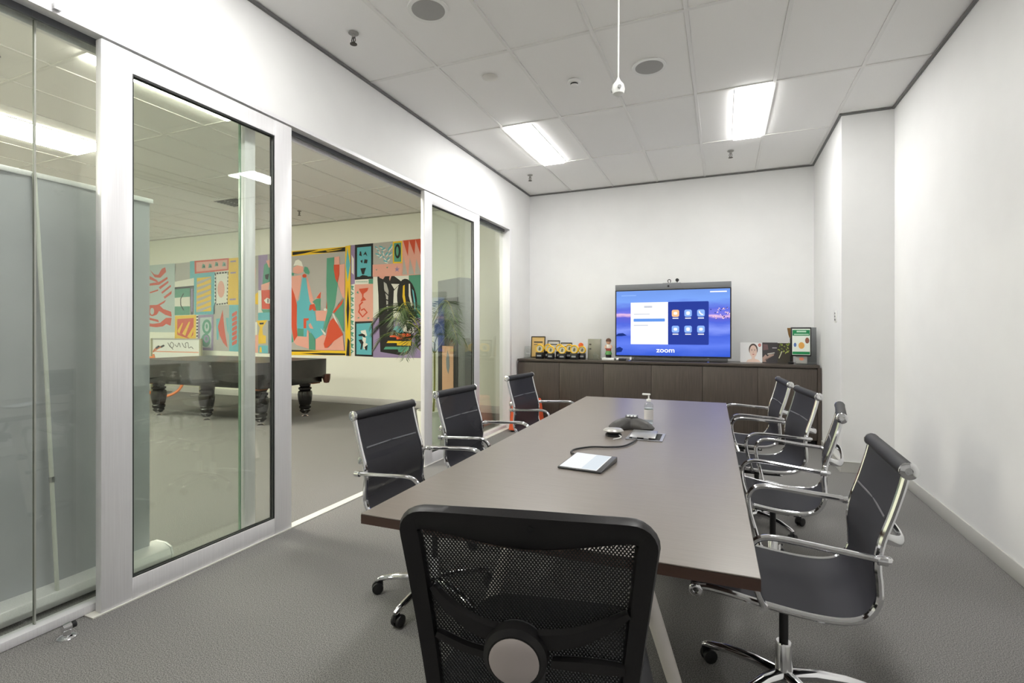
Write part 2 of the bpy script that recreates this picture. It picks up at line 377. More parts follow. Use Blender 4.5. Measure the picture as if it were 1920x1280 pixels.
t = thing('hanging_plug', 'white round plug hanging on a white cord above the table', 'pendant plug', (-.456, 2.41, H))
MB().lathe([(.045, 0), (.045, -.012), (.02, -.02), (.0, -.02)], seg=24).build('ceiling_rose', M_white, t)
zc = 2.457 - H
MB().tube([(0, 0, -.015), (.002, 0, -.4), (0, 0, zc + .04)], .0042, 8).build('cord', M_white, t)
MB().lathe([(.005, zc + .055), (.009, zc + .045), (.014, zc + .036), (.026, zc + .022), (.031, zc), (.026, zc - .022), (.012, zc - .031), (.0, zc - .032)], seg=22).build('plug_body', M_white, t)
for a in (0, 2.1, 4.2): MB().lathe([(.0085, .028), (.0085, .034), (.0, .034)], c=(0, 0, zc), axis='x', seg=12).xform(Matrix.Rotation(a - 1.2, 4, 'Z')).build('socket', mat('socket_grey', (150, 150, 150), .5), t)
# hall vents
for q, l in (((-7.3, -6.75, 5.4, 5.85), 'dark square air grille on the hall ceiling behind the sliding door'),):
    t = thing('air_grille', l, 'vent', ((q[0] + q[1]) / 2, (q[2] + q[3]) / 2, H)); w, d = (q[1] - q[0]) / 2, (q[3] - q[2]) / 2
    f = MB(); f.box(-w, w, -d, -d + .03, -.012, 0).box(-w, w, d - .03, d, -.012, 0).box(-w, -w + .03, -d + .03, d - .03, -.012, 0).box(w - .03, w, -d + .03, d - .03, -.012, 0)
    f.build('frame', M_grid, t)
    MB().box(-w + .03, w - .03, -d + .03, d - .03, -.0015, -.001).build('backing', M_blackmatt, t)
    for k in range(7): y = -d + .06 + k * (2 * d - .12) / 6; MB().box(-w + .03, w - .03, y - .012, y + .012, -.009, -.003).build('louvre', mat('louvre_grey', (96, 96, 94), .6), t)

# ------------------------------------------------------------------ meeting table
tb = thing('meeting_table', 'long dark brown laminate meeting table with white splayed legs', 'table', (-.515, 2.855, 0), radians(1.0))
TW, TL, TZ = .572, 1.548, .73
MB().box(-TW, TW, -TL, TL, TZ - .004, TZ).build('table_top', M_table, tb, bevel=.0012, bseg=1)
MB().box(-TW, TW, -TL, TL, TZ - .032, TZ - .004).build('edge_band', M_tedge, tb)
M_legw = mat('white_powder_coat', (232, 226, 222), .4)
Mi = tb.matrix_basis.inverted()
for top, foot in (((-.73, 2.0, .69), (-.985, 2.0, 0)), ((-.33, 1.78, .69), (-.125, 1.84, 0)), ((-.75, 3.75, .69), (-1.0, 3.72, 0)), ((-.33, 3.75, .69), (-.08, 3.72, 0))):
    a, b_ = Mi @ Vector(top), Mi @ Vector(foot)
    lg = MB().tube([b_ + (a - b_) * .035, b_.lerp(a, .5), a], [.024, .027, .030], 16).build('leg', M_legw, tb)
    MB().lathe([(.02, 0), (.024, .004), (.024, .028), (.0, .03)], c=tuple(b_), seg=14).build('foot_pad', M_blackmatt, lg)
for y in (-.9, .88): MB().box(-.42, .42, y - .03, y + .03, .665, TZ - .032).build('cross_beam', M_legw, tb, bevel=.003)
for x in (-.25, .25): MB().box(x - .02, x + .02, -1.1, 1.1, .655, .69).build('side_beam', M_legw, tb, bevel=.003)

# ------------------------------------------------------------------ chrome conference chairs
RAIL = [(-.302, .905), (-.290, .85), (-.268, .77), (-.243, .69), (-.232, .62), (-.236, .56), (-.234, .505), (-.205, .455), (-.15, .43), (-.06, .424), (.06, .433), (.17, .447), (.24, .452), (.272, .446)]
PROF = bez([(0, y, z) for y, z in RAIL], 4)
CHW = .228
def normal_at(i):
    a = PROF[max(i - 1, 0)]; b_ = PROF[min(i + 1, len(PROF) - 1)]; d = (b_ - a).normalized()
    return Vector((0, -d.z, d.y))          # points to the sitter's side
def make_chair():
    t = thing('conference_chair', '', 'chair')
    n = len(PROF); K = 10
    # sling
    vs = []
    for side in (0, 1):
        for i in range(n):
            nn = normal_at(i); sag = .012 * sin(pi * i / (n - 1))
            for k in range(K + 1):
                u = -1 + 2 * k / K; p = PROF[i] + nn * (.002 + side * .005 - sag * (1 - u * u))
                vs.append((u * (CHW - .008), p.y, p.z))
    fs = []; Q = n * (K + 1)
    for side in (0, 1):
        for i in range(n - 1):
            for k in range(K):
                a = side * Q + i * (K + 1) + k; f = (a, a + 1, a + K + 2, a + K + 1); fs.append(f if side else f[::-1])
    MB().add(vs, fs).build('mesh_sling', M_sling, t, smooth=60)
    for s_ in (-1, 1):                      # hems along the rails
        MB().tube([(s_ * (CHW - .022), p.y + normal_at(i).y * .005, p.z + normal_at(i).z * .005) for i, p in enumerate(PROF)], .017, 8, flat=(.25, 1), up=None).build('hem', M_hem, t) if False else None
        MB().tube([(s_ * CHW, p.y, p.z) for p in PROF], .0115, 10).build('side_rail', M_chrome, t)
    # seam across the backrest
    i0 = 9; p = PROF[i0] + normal_at(i0) * .010
    MB().tube([(-CHW + .03, p.y - .002, p.z), (0, p.y - .012, p.z), (CHW - .03, p.y - .002, p.z)], .004, 6, flat=(1, .6)).build('seam', mat('seam_grey', (118, 118, 122), .35, .3), t)
    for nm, (y, z), r in (('top_roll', (-.304, .905), .023), ('front_roll', (.275, .440), .020)):
        rl = MB().lathe([(r, -CHW - .004), (r, CHW + .004)], c=(0, y, z), axis='x', seg=18).build(nm, M_hem, t)
        for s_ in (-1, 1):
            pr = [(r + .001, 0), (r + .002, .006), (r - .002, .009), (.010, .0095), (.009, .006), (.0, .006)]
            cp = MB().lathe([(a, s_ * (CHW + .004 + b_)) for a, b_ in pr], c=(0, y, z), axis='x', seg=20).build('end_cap', M_chrome, rl)
    for s_ in (-1, 1):
        X = s_ * .286
        path = bez([(s_ * (CHW + .004), -.236, .640), (s_ * .262, -.250, .650), (X, -.225, .656), (X, -.10, .664), (X, .03, .672), (X, .085, .662), (X, .112, .625), (X - s_ * .002, .108, .56), (X - s_ * .012, .088, .49), (s_ * (CHW + .012), .07, .432)], 5)
        MB().tube(path, .0125, 10, flat=(.8, 1)).build('armrest', M_chrome, t)
        MB().lathe([(.0, -.012), (.0135, -.010), (.0135, .014), (.0, .016)], c=(X, -.234, .654), axis='y', seg=12).build('arm_joint', M_chrome, t)
        MB().lathe([(.013, -.012), (.013, .012)], c=(s_ * (CHW + .012), .07, .432), axis='x', seg=12).build('arm_foot', M_chrome, t)
    # rear stretcher bowed behind the backrest
    MB().tube(bez([(-CHW, -.245, .70), (-CHW + .012, -.285, .692), (-.15, -.305, .684), (0, -.31, .68), (.15, -.305, .684), (CHW - .012, -.285, .692), (CHW, -.245, .70)], 4), .018, 10, flat=(.9, .4), up=(0, 0, 1)).build('back_stretcher', M_chrome, t)
    for y, z in ((-.10, .415), (.14, .432)):
        MB().tube([(-CHW, y, z), (-.10, y, z - .014), (.10, y, z - .014), (CHW, y, z)], .010, 8).build('seat_stretcher', M_chrome, t)
    MB().prism([(-.12, -.13), (.12, -.13), (.09, .15), (-.09, .15)], .372, .405).build('tilt_mechanism', M_black, t, bevel=.006)
    lv = MB().tube(bez([(.08, .02, .388), (.19, .03, .384), (.275, .05, .375)], 4), .006, 8).build('lever', M_black, t)
    MB().lathe([(.0, -.03), (.011, -.026), (.012, .016), (.0, .02)], c=(.285, .052, .374), axis='x', seg=10).build('lever_grip', M_black, lv)
    MB().lathe([(.0, .0), (.026, .004), (.03, .03), (.024, .05), (.0, .052)], c=(0, .17, .38), axis='y', seg=14).build('tension_knob', M_black, t)
    MB().lathe([(.0, .17), (.015, .17), (.015, .375), (.0, .375)], seg=14).build('gas_lift', M_black, t)
    MB().lathe([(.0, .058), (.034, .060), (.036, .085), (.029, .10), (.027, .20), (.024, .206), (.0, .206)], seg=20).build('column', M_chrome, t)
    for k in range(5):
        a = 2 * pi * k / 5 - .05; c_, s_ = cos(a), sin(a)
        pts = [(c_ * r, s_ * r, z) for r, z in ((.02, .092), (.10, .098), (.20, .090), (.275, .074), (.295, .066))]
        ar = MB().tube(pts, [.027, .023, .019, .017, .012], 12, flat=(.75, 1)).build('base_arm', M_chrome, t)
        cx, cy = c_ * .285, s_ * .285; w = MB()
        R2 = Matrix.Translation((cx, cy, 0)) @ Matrix.Rotation(a + .9 * k, 4, 'Z')
        for q in (-1, 1): w.lathe([(.008, q * .005), (.026, q * .006), (.028, q * .012), (.026, q * .021), (.012, q * .024), (.0, q * .024)], c=(-.012, 0, .028), axis='y', seg=16)
        w.box(-.016, .014, -.007, .007, .028, .060)
        w.xform(R2); w.build('caster', M_black, ar)
    return t
chairs = [(-1.304, 2.146, -92, 'black mesh chrome chair nearest the camera on the glass side of the table'),
          (-1.353, 2.976, -93.7, 'black mesh chrome chair in the middle of the row on the glass side'),
          (-1.351, 4.12, -96, 'black mesh chrome chair farthest along the glass side, by the orange ottoman'),
          (.202, 2.032, 87.7, 'black mesh chrome chair nearest the camera on the right wall side of the table'),
          (.249, 3.024, 80.6, 'black mesh chrome chair second from the camera on the right side, turned edge-on'),
          (.213, 3.765, 97.5, 'black mesh chrome chair third from the camera on the right side'),
          (.148, 4.495, 94.5, 'black mesh chrome chair farthest on the right side, nearest the cabinet')]
chair0 = make_chair()
for i, (x, y, a, l) in enumerate(chairs):
    c = chair0 if i == 0 else copy_tree(chair0)
    c.location = (x, y, 0); c.rotation_euler = (0, 0, radians(a)); c['label'] = l; c['group'] = 'chrome conference chairs around the table'

# ------------------------------------------------------------------ black mesh task chair at the near end
tc = thing('task_chair', 'black mesh-back office chair with silver disc at the near table end', 'chair', (-.393, 1.18, 0), radians(12))
M_tpl = grain(mat('task_chair_frame', (24, 22, 24), .42, spec=.4), (28, 26, 28), nscale=300, bump=.08, bdist=.0006)
tilt = Matrix.Translation((-.012, -.235, .590)) @ Matrix.Rotation(radians(7), 4, 'X')     # back frame: local x, z up from .58
BZ = .392                                   # top of the back above its origin
def back_y(x, z):                            # gentle wrap of the backrest
    return -.30 * x * x * .6 + .045 * ((z - .12) / .27) ** 2 * (-.25) - .012
outer = []; inner = []
def rr(hw_top, hw_bot, z0, z1, r, n=8):
    pts = []
    def hw(z): return hw_bot + (hw_top - hw_bot) * max(0, min(1, (z - z0) / (z1 - z0))) ** 1.0
    cs = [(hw(z0) - r, z0 + r, -90, 0), (hw(z1) - r, z1 - r, 0, 90), (-(hw(z1) - r), z1 - r, 90, 180), (-(hw(z0) - r), z0 + r, 180, 270)]
    for cx, cz, a0, a1 in cs:
        for k in range(n + 1):
            a = radians(a0 + (a1 - a0) * k / n); pts.append((cx + r * cos(a), cz + r * sin(a)))
    return pts
def resample(pts, n):
    P = [Vector((a, b_)) for a, b_ in pts]; P.append(P[0]); L = [0]
    for i in range(1, len(P)): L.append(L[-1] + (P[i] - P[i - 1]).length)
    out = []; j = 0
    for k in range(n):
        s_ = L[-1] * k / n
        while L[j + 1] < s_: j += 1
        f = (s_ - L[j]) / max(L[j + 1] - L[j], 1e-9); out.append(P[j].lerp(P[j + 1], f))
    return out
NF = 120
ZB = -.06
O = resample(rr(.246, .205, ZB, BZ, .05), NF)
# inner edge: thick sides, and a deep top member that bellies down in the middle
def inner_pt(p):
    hw = .205 + .041 * (p.y - ZB) / (BZ - ZB) - .040
    x = max(-hw, min(hw, p.x))
    top = BZ - .052 - .030 * cos(min(1, abs(x) / .19) * pi / 2) ** 1.2
    z = max(ZB + .045, min(top, p.y)); return Vector((x, z))
I = [inner_pt(p) for p in O]
fr = MB(); vs = []; fs = []
for i in range(NF):
    o_, n_ = O[i], I[i]; m1 = o_.lerp(n_, .12); m2 = o_.lerp(n_, .88)
    for q, dy in ((o_, 0.0), (m1, -.014), (m2, -.010), (n_, .0), (m2, .014), (m1, .016)):
        vs.append((q.x, back_y(q.x, q.y) + dy, q.y))
for i in range(NF):
    j = (i + 1) % NF
    for k in range(6): l = (k + 1) % 6; fs.append((i * 6 + k, j * 6 + k, j * 6 + l, i * 6 + l))
fr.add(vs, fs).xform(tilt).build('back_frame', M_tpl, tc, smooth=50)
# the woven mesh: two families of diagonal strands clipped to the frame
def inside(x, z):
    hw = .205 + .041 * (z - ZB) / (BZ - ZB) - .034
    return abs(x) < hw and ZB + .04 < z < BZ - .045 - .030 * cos(min(1, abs(x) / .19) * pi / 2) ** 1.2
mb = MB(); step = .0092
for fam in (1, -1):
    slope = 1.35 * fam
    for k in range(-75, 110):
        run = []
        for q in range(0, 61):
            x = -.23 + .46 * q / 60; z = k * step + slope * x
            if inside(x, z): run.append((x, z))
            elif run: break
        if len(run) > 1:
            pts = [(x, back_y(x, z) + (.001 if fam > 0 else -.001), z) for x, z in run[::3] + ([run[-1]] if (len(run) - 1) % 3 else [])]
            if len(pts) > 1: mb.tube(pts, .00155, 4, caps=False, up=(0, 1, 0))
mesh_o = mb.xform(tilt).build('back_mesh', M_blackmatt, tc); mesh_o['kind'] = 'stuff'
# lumbar yoke: a smile-shaped band with a round hub and silver disc
def band(pts, w0, w1, name, parent, y=-.030):
    P = bez(pts, 6); n = len(P); b = MB(); vs = []; fs = []
    for i, p in enumerate(P):
        a = P[max(0, i - 1)]; c_ = P[min(n - 1, i + 1)]; d = (c_ - a).normalized(); nn = Vector((-d.z, 0, d.x)); w = (w0 + (w1 - w0) * sin(pi * i / (n - 1))) / 2
        yy = back_y(p.x, p.z) + p.y
        for s_, dy in ((1, 0), (.7, -.009), (-.7, -.009), (-1, 0), (-.7, .006), (.7, .006)): vs.append((p.x + nn.x * w * s_, yy + dy, p.z + nn.z * w * s_))
    for i in range(n - 1):
        for k in range(6): l = (k + 1) % 6; fs.append((i * 6 + k, (i + 1) * 6 + k, (i + 1) * 6 + l, i * 6 + l))
    fs += [tuple(range(6)), tuple((n - 1) * 6 + k for k in range(6))[::-1]]
    return b.add(vs, fs).xform(tilt).build(name, M_tpl, parent, smooth=45)
HZ = .122
yoke = band([(-.185, -.006, HZ + .105), (-.15, -.016, HZ + .072), (-.09, -.028, HZ + .040), (0, -.034, HZ + .026), (.09, -.028, HZ + .036), (.15, -.016, HZ + .060), (.192, -.006, HZ + .085)], .014, .044, 'lumbar_yoke', tc)
band([(-.18, -.006, HZ + .004), (-.12, -.014, HZ - .016), (-.05, -.028, HZ - .018)], .018, .022, 'lower_strap', tc)
band([(.05, -.028, HZ - .018), (.12, -.014, HZ - .026), (.185, -.006, HZ - .03)], .022, .03, 'lower_strap', tc)
hub = MB().lathe([(.0, .012), (.054, .01), (.062, -.004), (.06, -.024), (.050, -.032), (.0, -.033)], c=(-.016, -.042, HZ), axis='y', seg=32).xform(tilt).build('lumbar_hub', M_tpl, tc)
MB().lathe([(.0, -.030), (.046, -.031), (.047, -.034), (.040, -.038), (.0, -.041)], c=(-.016, -.042, HZ), axis='y', seg=36).xform(tilt).build('silver_disc', mat('silver_disc', (196, 186, 184), .35, .35), hub)
MB().lathe([(.0, -.002), (.006, -.002), (.006, .002), (.0, .003)], c=(.012, back_y(.012, BZ - .032) - .013, BZ - .032), axis='y', seg=12).xform(tilt).build('screw_cap', M_blackmatt, tc)
MB().tube(bez([(0, -.27, .70), (0, -.30, .62), (0, -.27, .50), (0, -.15, .44), (0, .05, .43)], 5), .028, 10, flat=(1, .5), up=(1, 0, 0)).build('back_spine', M_tpl, tc)
st = MB().prism(rr(.235, .25, -.19, .27, .09, 6), .455, .52).build('seat', mat('task_seat_fabric', (30, 30, 33), .85), tc, bevel=.022, bseg=3)
MB().prism([(-.13, -.15), (.13, -.15), (.11, .15), (-.11, .15)], .40, .454).build('tilt_mechanism', M_black, tc, bevel=.006)
MB().lathe([(.0, .07), (.028, .07), (.026, .24), (.016, .242), (.016, .40), (.0, .40)], seg=16).build('gas_lift', M_black, tc)
for k in range(5):
    a = 2 * pi * k / 5 + .2; c_, s_ = cos(a), sin(a)
    ar = MB().tube([(c_ * r, s_ * r, z) for r, z in ((.02, .095), (.15, .098), (.30, .070))], [.03, .024, .018], 10).build('base_arm', M_tpl, tc)
    w = MB()
    for q in (-1, 1): w.lathe([(.008, q * .005), (.026, q * .006), (.028, q * .012), (.026, q * .021), (.0, q * .024)], c=(-.010, 0, .028), axis='y', seg=14)
    w.box(-.014, .014, -.007, .007, .028, .062); w.xform(Matrix.Translation((c_ * .295, s_ * .295, 0)) @ Matrix.Rotation(a + k, 4, 'Z')); w.build('caster', M_black, ar)

# ------------------------------------------------------------------ long cabinet and worktop
CY, CZ = 6.5, .925
for i, l in enumerate(('dark wood cabinet beside the glass partition, under the trophies', 'dark wood cabinet in the middle, under the television', 'dark wood cabinet beside the pillar, under the booklets')):
    x0 = -2.62 + 1.2 * i
    c = thing('cabinet', l, 'cabinet', (x0, CY, 0), group='low storage cabinets along the end wall')
    MB().box(.001, 1.199, .022, .53, .08, CZ - .032).build('body', M_cab, c)
    MB().box(.01, 1.19, .06, .52, 0, .08).build('plinth', M_blackmatt, c)
    for k in range(2): MB().box(.6 * k + .002, .6 * k + .598, 0, .02, .085, CZ - .046).build('door', M_cab, c, bevel=.0015)
wt = thing('worktop', 'continuous dark brown worktop over the three cabinets', 'worktop', (-2.62, CY - .012, CZ))
MB().box(0, 3.62, 0, .545, -.03, 0).build('board', M_cabtop, wt, bevel=.0015)
MB().box(3.601, 3.635, .004, .545, -CZ, -.0305).build('end_panel', M_cab, wt)
# ------------------------------------------------------------------ television
def rect(b, x0, x1, z0, z1, y, mi=0): return b.add([(x0, y, z0), (x1, y, z0), (x1, y, z1), (x0, y, z1)], [(0, 1, 2, 3)], mi)
def rrect(cx, cz, w, h, r, n=4):
    pts = []
    for sx, sz, a0 in ((1, -1, -90), (1, 1, 0), (-1, 1, 90), (-1, -1, 180)):
        for k in range(n + 1):
            a = radians(a0 + 90 * k / n); pts.append((cx + sx * (w / 2 - r) + r * cos(a), cz + sz * (h / 2 - r) + r * sin(a)))
    return pts
def text_mesh(txt, size):
    cu = bpy.data.curves.new('lettering', 'FONT'); cu.body = txt; cu.size = size; cu.align_x = 'CENTER'; cu.align_y = 'CENTER'; cu.offset = size * .02
    o = bpy.data.objects.new('lettering', cu); COL.objects.link(o)
    dg = bpy.context.evaluated_depsgraph_get(); me = bpy.data.meshes.new_from_object(o.evaluated_get(dg))
    bpy.data.objects.remove(o); return me
TVX, TVY = -.598, 6.66
tv = thing('television', 'large flat television showing a blue video call screen', 'television', (TVX, TVY, CZ - .05))
MB().box(-.70, .70, .0, .045, .098, 1.035).build('case', mat('tv_case', (58, 60, 64), .4), tv, bevel=.004)
MB().box(-.70, .70, -.012, .0, .962, 1.035).build('camera_bar', mat('tv_bar', (112, 114, 118), .45), tv, bevel=.003)
MB().box(-.30, .30, .045, .09, .25, .75).build('rear_housing', M_black, tv, bevel=.01)
bz = MB(); bz.box(-.70, -.686, -.012, 0, .098, .962).box(.686, .70, -.012, 0, .098, .962).box(-.686, .686, -.012, 0, .098, .118).box(-.686, .686, -.012, 0, .95, .962)
bz.build('bezel', M_black, tv)
def screen_mat():
    m = bpy.data.materials.new('screen_landscape'); m.use_nodes = True; nt = m.node_tree; N = nt.nodes; L = nt.links
    N.remove(N['Principled BSDF']); tcn = N.new('ShaderNodeTexCoord'); mp = N.new('ShaderNodeMapping'); mp.inputs['Scale'].default_value = (1, 1, 4)
    nz = N.new('ShaderNodeTexNoise'); nz.inputs['Scale'].default_value = 2.2; nz.inputs['Detail'].default_value = 5
    sx = N.new('ShaderNodeSeparateXYZ'); L.new(tcn.outputs['Object'], sx.inputs[0])
    mr = N.new('ShaderNodeMapRange'); mr.inputs[1].default_value = .118; mr.inputs[2].default_value = .95; L.new(sx.outputs['Z'], mr.inputs[0])
    ad = N.new('ShaderNodeMath'); ad.operation = 'MULTIPLY_ADD'; ad.inputs[1].default_value = .22; L.new(tcn.outputs['Object'], mp.inputs[0]); L.new(mp.outputs[0], nz.inputs['Vector'])
    L.new(nz.outputs['Fac'], ad.inputs[0]); su = N.new('ShaderNodeMath'); su.operation = 'ADD'; su.inputs[1].default_value = -.11; L.new(mr.outputs[0], su.inputs[0]); L.new(su.outputs[0], ad.inputs[2])
    cr = N.new('ShaderNodeValToRGB'); E = cr.color_ramp.elements; E[0].position = 0; E[0].color = lin((58, 92, 205)); E[1].position = 1; E[1].color = lin((112, 150, 225))
    for p, c in ((.16, (96, 124, 232)), (.30, (74, 102, 215)), (.40, (128, 148, 240)), (.50, (82, 104, 215)), (.58, (96, 98, 205)), (.615, (232, 190, 222)), (.65, (120, 120, 222)), (.72, (92, 108, 215)), (.84, (120, 160, 238))):
        e = E.new(p); e.color = lin(c)
    L.new(ad.outputs[0], cr.inputs[0]); em = N.new('ShaderNodeEmission'); em.inputs[1].default_value = 1.0; L.new(cr.outputs[0], em.inputs[0]); L.new(em.outputs[0], N['Material Output'].inputs[0]); return m
scr = rect(MB(), -.686, .686, .118, .95, -.006).build('screen', screen_mat(), tv)
E_w = emis('ui_white', (247, 248, 252), 1.0); E_navy = emis('ui_navy', (44, 62, 150), 1.0); E_btn = emis('ui_blue_button', (96, 146, 226), 1.0); E_or = emis('ui_orange', (246, 190, 140), 1.0); E_lb = emis('ui_icon_blue', (138, 176, 246), 1.0); E_gr = emis('ui_grey', (196, 200, 210), 1.0); E_dark = emis('ui_dark_shape', (30, 50, 120), 1.0); E_city = emis('ui_city_light', (240, 205, 215), 1.0)
def ui(name, poly, m, y): return MB().prism(poly, y, y - .0012, 'xz').build(name, m, scr)
ui('left_panel', [(-.50, .262), (-.035, .262), (-.035, .80), (-.50, .80)], E_w, -.0062)
ui('right_panel', rrect(.205, .531, .48, .538, .012), E_navy, -.0062)
ui('button', rrect(-.268, .572, .39, .038, .008), E_btn, -.0078)
ui('clock_text', [(-.33, .73), (-.23, .73), (-.23, .755), (-.33, .755)], E_gr, -.0078)
ui('date_text', [(-.46, .645), (-.26, .645), (-.26, .655), (-.46, .655)], E_gr, -.0078)
ui('caption_text', [(-.46, .50), (-.28, .50), (-.28, .512), (-.46, .512)], E_gr, -.0078)
for r in range(2):
    for k in range(3):
        cx, cz = .055 + .15 * k, .655 - .2 * r
        ui('app_icon', rrect(cx, cz, .088, .088, .02), E_or if (r, k) == (0, 0) else E_lb, -.0078)
        if (r, k) == (0, 2): ui('icon_glyph', [(cx - .026, cz + .024), (cx - .014, cz + .028), (cx - .008, cz + .010), (cx + .012, cz - .010), (cx + .028, cz - .012), (cx + .024, cz - .026), (cx, cz - .022), (cx - .02, cz)], E_w, -.0094)
        else: ui('icon_glyph', rrect(cx, cz, .042, .034 if k != 1 else .042, .012), E_w, -.0094)
        ui('icon_caption', [(cx - .035, cz - .068), (cx + .035, cz - .068), (cx + .035, cz - .056), (cx - .035, cz - .056)], E_w, -.0078)
ui('status_text', [(.46, .908), (.65, .908), (.65, .922), (.46, .922)], E_w, -.0078)
ui('room_text', [(-.62, .885), (-.43, .885), (-.43, .897), (-.62, .897)], E_lb, -.0078)
ui('hill_shape', [(-.685, .38), (-.66, .40), (-.60, .405), (-.55, .375), (-.62, .365), (-.685, .365)], E_dark, -.0064)
ui('hill_shape', [(-.685, .15), (-.685, .21), (-.64, .225), (-.60, .20), (-.62, .16)], E_dark, -.0064)
rnd = random.Random(3)
for k in range(34):
    x, z = .46 + rnd.random() * .22, .575 + rnd.random() * .14
    ui('city_light', [(x, z), (x + .01, z - .004), (x + .012, z + .01), (x + .001, z + .011)], E_city if k % 3 else E_dark, -.0064 - .0001 * k * .05)
zm = put('lettering', text_mesh('zoom', .085), scr, (-.065, -.0085, .188)); zm.rotation_euler = (radians(90), 0, 0); zm.data.materials.clear(); zm.data.materials.append(E_w); zm.scale = (1.15, 1, 1)
MB().box(-.46, .66, -.03, .06, .056, .094).build('speaker_bar', mat('speaker_bar', (70, 70, 72), .6), tv, bevel=.006)
for x in (-.50, .44):
    MB().prism([(-.12, .0505), (.12, .0505), (.10, .06), (.012, .062), (.010, .10), (-.010, .10), (-.012, .062), (-.10, .06)], x - .012, x + .012, 'yz').build('foot', M_steel, tv, bevel=.002)
t = thing('webcam', 'small black webcam clipped on top of the television', 'webcam', (TVX, TVY, CZ + .9855))
MB().box(-.10, .12, -.01, .03, .0, .008).build('clip', M_steel, t, bevel=.002)
MB().tube([(.075, .01, .008), (.075, .01, .03)], .006, 8).build('neck', M_black, t)
MB().lathe([(.0, -.028), (.02, -.026), (.022, 0), (.016, .02), (.0, .022)], c=(.075, .01, .038), axis='y', seg=16).build('head', M_black, t)
MB().tube(bez([(-.03, .01, .008), (-.04, .01, .035), (-.02, .01, .05), (-.005, .01, .035), (-.01, .01, .008)], 4), .005, 8).build('cable', M_black, t)
MB().lathe([(.0, 0), (.012, -.001), (.013, -.005), (.0, -.007)], c=(-.03, -.012, 1.0), axis='y', seg=14).build('lens', M_blackmatt, tv)

# ------------------------------------------------------------------ things on the worktop
Z0 = CZ + .0005
def flat_poly(name, poly, m, parent, y, d=.001): return MB().prism(poly, y, y - d, 'xz').build(name, m, parent)
def framed(x, y, w, h, label, fm, pm, lean=6, group=None, lines=()):
    t = thing('picture_frame', label, 'frame', (x, y, Z0), group=group); t.rotation_euler = (radians(-lean), 0, 0)
    f = MB(); b_ = .012
    f.box(-w / 2, -w / 2 + b_, -.012, .006, 0, h).box(w / 2 - b_, w / 2, -.012, .006, 0, h).box(-w / 2 + b_, w / 2 - b_, -.012, .006, 0, b_).box(-w / 2 + b_, w / 2 - b_, -.012, .006, h - b_, h)
    f.build('frame', fm, t, bevel=.002)
    MB().box(-w / 2 + b_, w / 2 - b_, -.003, .004, b_, h - b_).build('sheet', pm, t)
    for (a, c, e, g, m) in lines: flat_poly('print', [(a * w, c * h), (e * w, c * h), (e * w, g * h), (a * w, g * h)], m, t, -.0032)
    MB().prism([(.006, .7 * h), (.09, .012), (.1, .016), (.01, .72 * h)], -.015, .015, 'yz').build('easel_back', M_blackmatt, t)
    return t
def paper(n, c): return mat('paper_' + n, c, .6)
M_ink = paper('ink', (70, 66, 60)); M_gold = mat('gold_sheet', (226, 190, 120), .4, .2)
framed(-2.455, 6.86, .215, .305, 'gold certificate in a dark frame behind the yellow trophies', mat('frame_bronze', (70, 62, 48), .4, .3), M_gold, 7, 'framed certificates', ((-.3, .70, .32, .76, M_ink), (-.3, .60, .2, .63, M_ink)))
M_sil = mat('frame_dark_silver', (92, 90, 86), .35, .5); M_pap = paper('silver', (206, 204, 198))
framed(-2.215, 6.84, .185, .25, 'silver framed certificate between the gold one and the orange knob', M_sil, M_pap, 8, 'framed certificates', ((-.3, .74, .3, .80, M_ink), (-.28, .5, .28, .54, M_ink)))
framed(-2.02, 6.82, .165, .22, 'smaller silver framed certificate left of the orange knob', M_sil, M_pap, 8, 'framed certificates', ((-.3, .72, .3, .78, M_ink), (-.28, .45, .28, .49, M_ink)))
M_yel = mat('trophy_yellow', (240, 192, 38), .35); M_tblk = mat('trophy_black', (28, 28, 30), .3)
M_face = paper('trophy_face', (206, 200, 176)); M_fa2 = paper('trophy_art', (110, 110, 84))
def disc_trophy(x, y, r, label, zh):
    t = thing('disc_trophy', label, 'trophy', (x, y, Z0), random.uniform(-.15, .15), group='round yellow trophies on black bases')
    MB().box(-r * .85, r * .85, -.03, .03, 0, zh).build('base', M_tblk, t, bevel=.006)
    flat_poly('label_plate', [(-r * .5, zh * .35), (r * .5, zh * .35), (r * .5, zh * .6), (-r * .5, zh * .6)], mat('plate_silver', (170, 172, 176), .4, .4), t, -.0302)
    c = zh + r * .84
    MB().lathe([(r * .72, -.014), (r * .86, -.018), (r, -.010), (r, .010), (r * .86, .018), (r * .72, .014), (r * .72, -.014)], c=(0, 0, c), axis='y', seg=28, cap=False).build('ring', M_yel, t)
    d = MB().lathe([(.0, -.010), (r * .73, -.010), (r * .73, .010), (.0, .010)], c=(0, 0, c), axis='y', seg=24).build('face', M_face, t)
    MB().prism([(-.3 * r, c - .4 * r), (.2 * r, c - .45 * r), (.35 * r, c + .1 * r), (.05 * r, c + .45 * r), (-.2 * r, c + .1 * r)], -.011, -.0104, 'xz').build('emblem', M_fa2, d)
tr = [(-2.33, 6.60, .062, 'yellow disc trophy farthest left in the front row', .088), (-2.165, 6.585, .056, 'yellow disc trophy second from the left in the front row', .078), (-2.0, 6.575, .056, 'yellow disc trophy third from the left in the front row', .078),
      (-1.83, 6.575, .06, 'largest looking yellow disc trophy right of centre in the front row', .085), (-2.245, 6.71, .056, 'yellow disc trophy half hidden behind the two leftmost', .10), (-2.075, 6.70, .056, 'yellow disc trophy half hidden in the middle of the back row', .10),
      (-1.93, 6.69, .056, 'yellow disc trophy half hidden left of the orange knob', .10), (-1.745, 6.66, .052, 'pale faced yellow disc trophy at the right end by the grey plaque', .085)]
for q in tr: disc_trophy(*q)
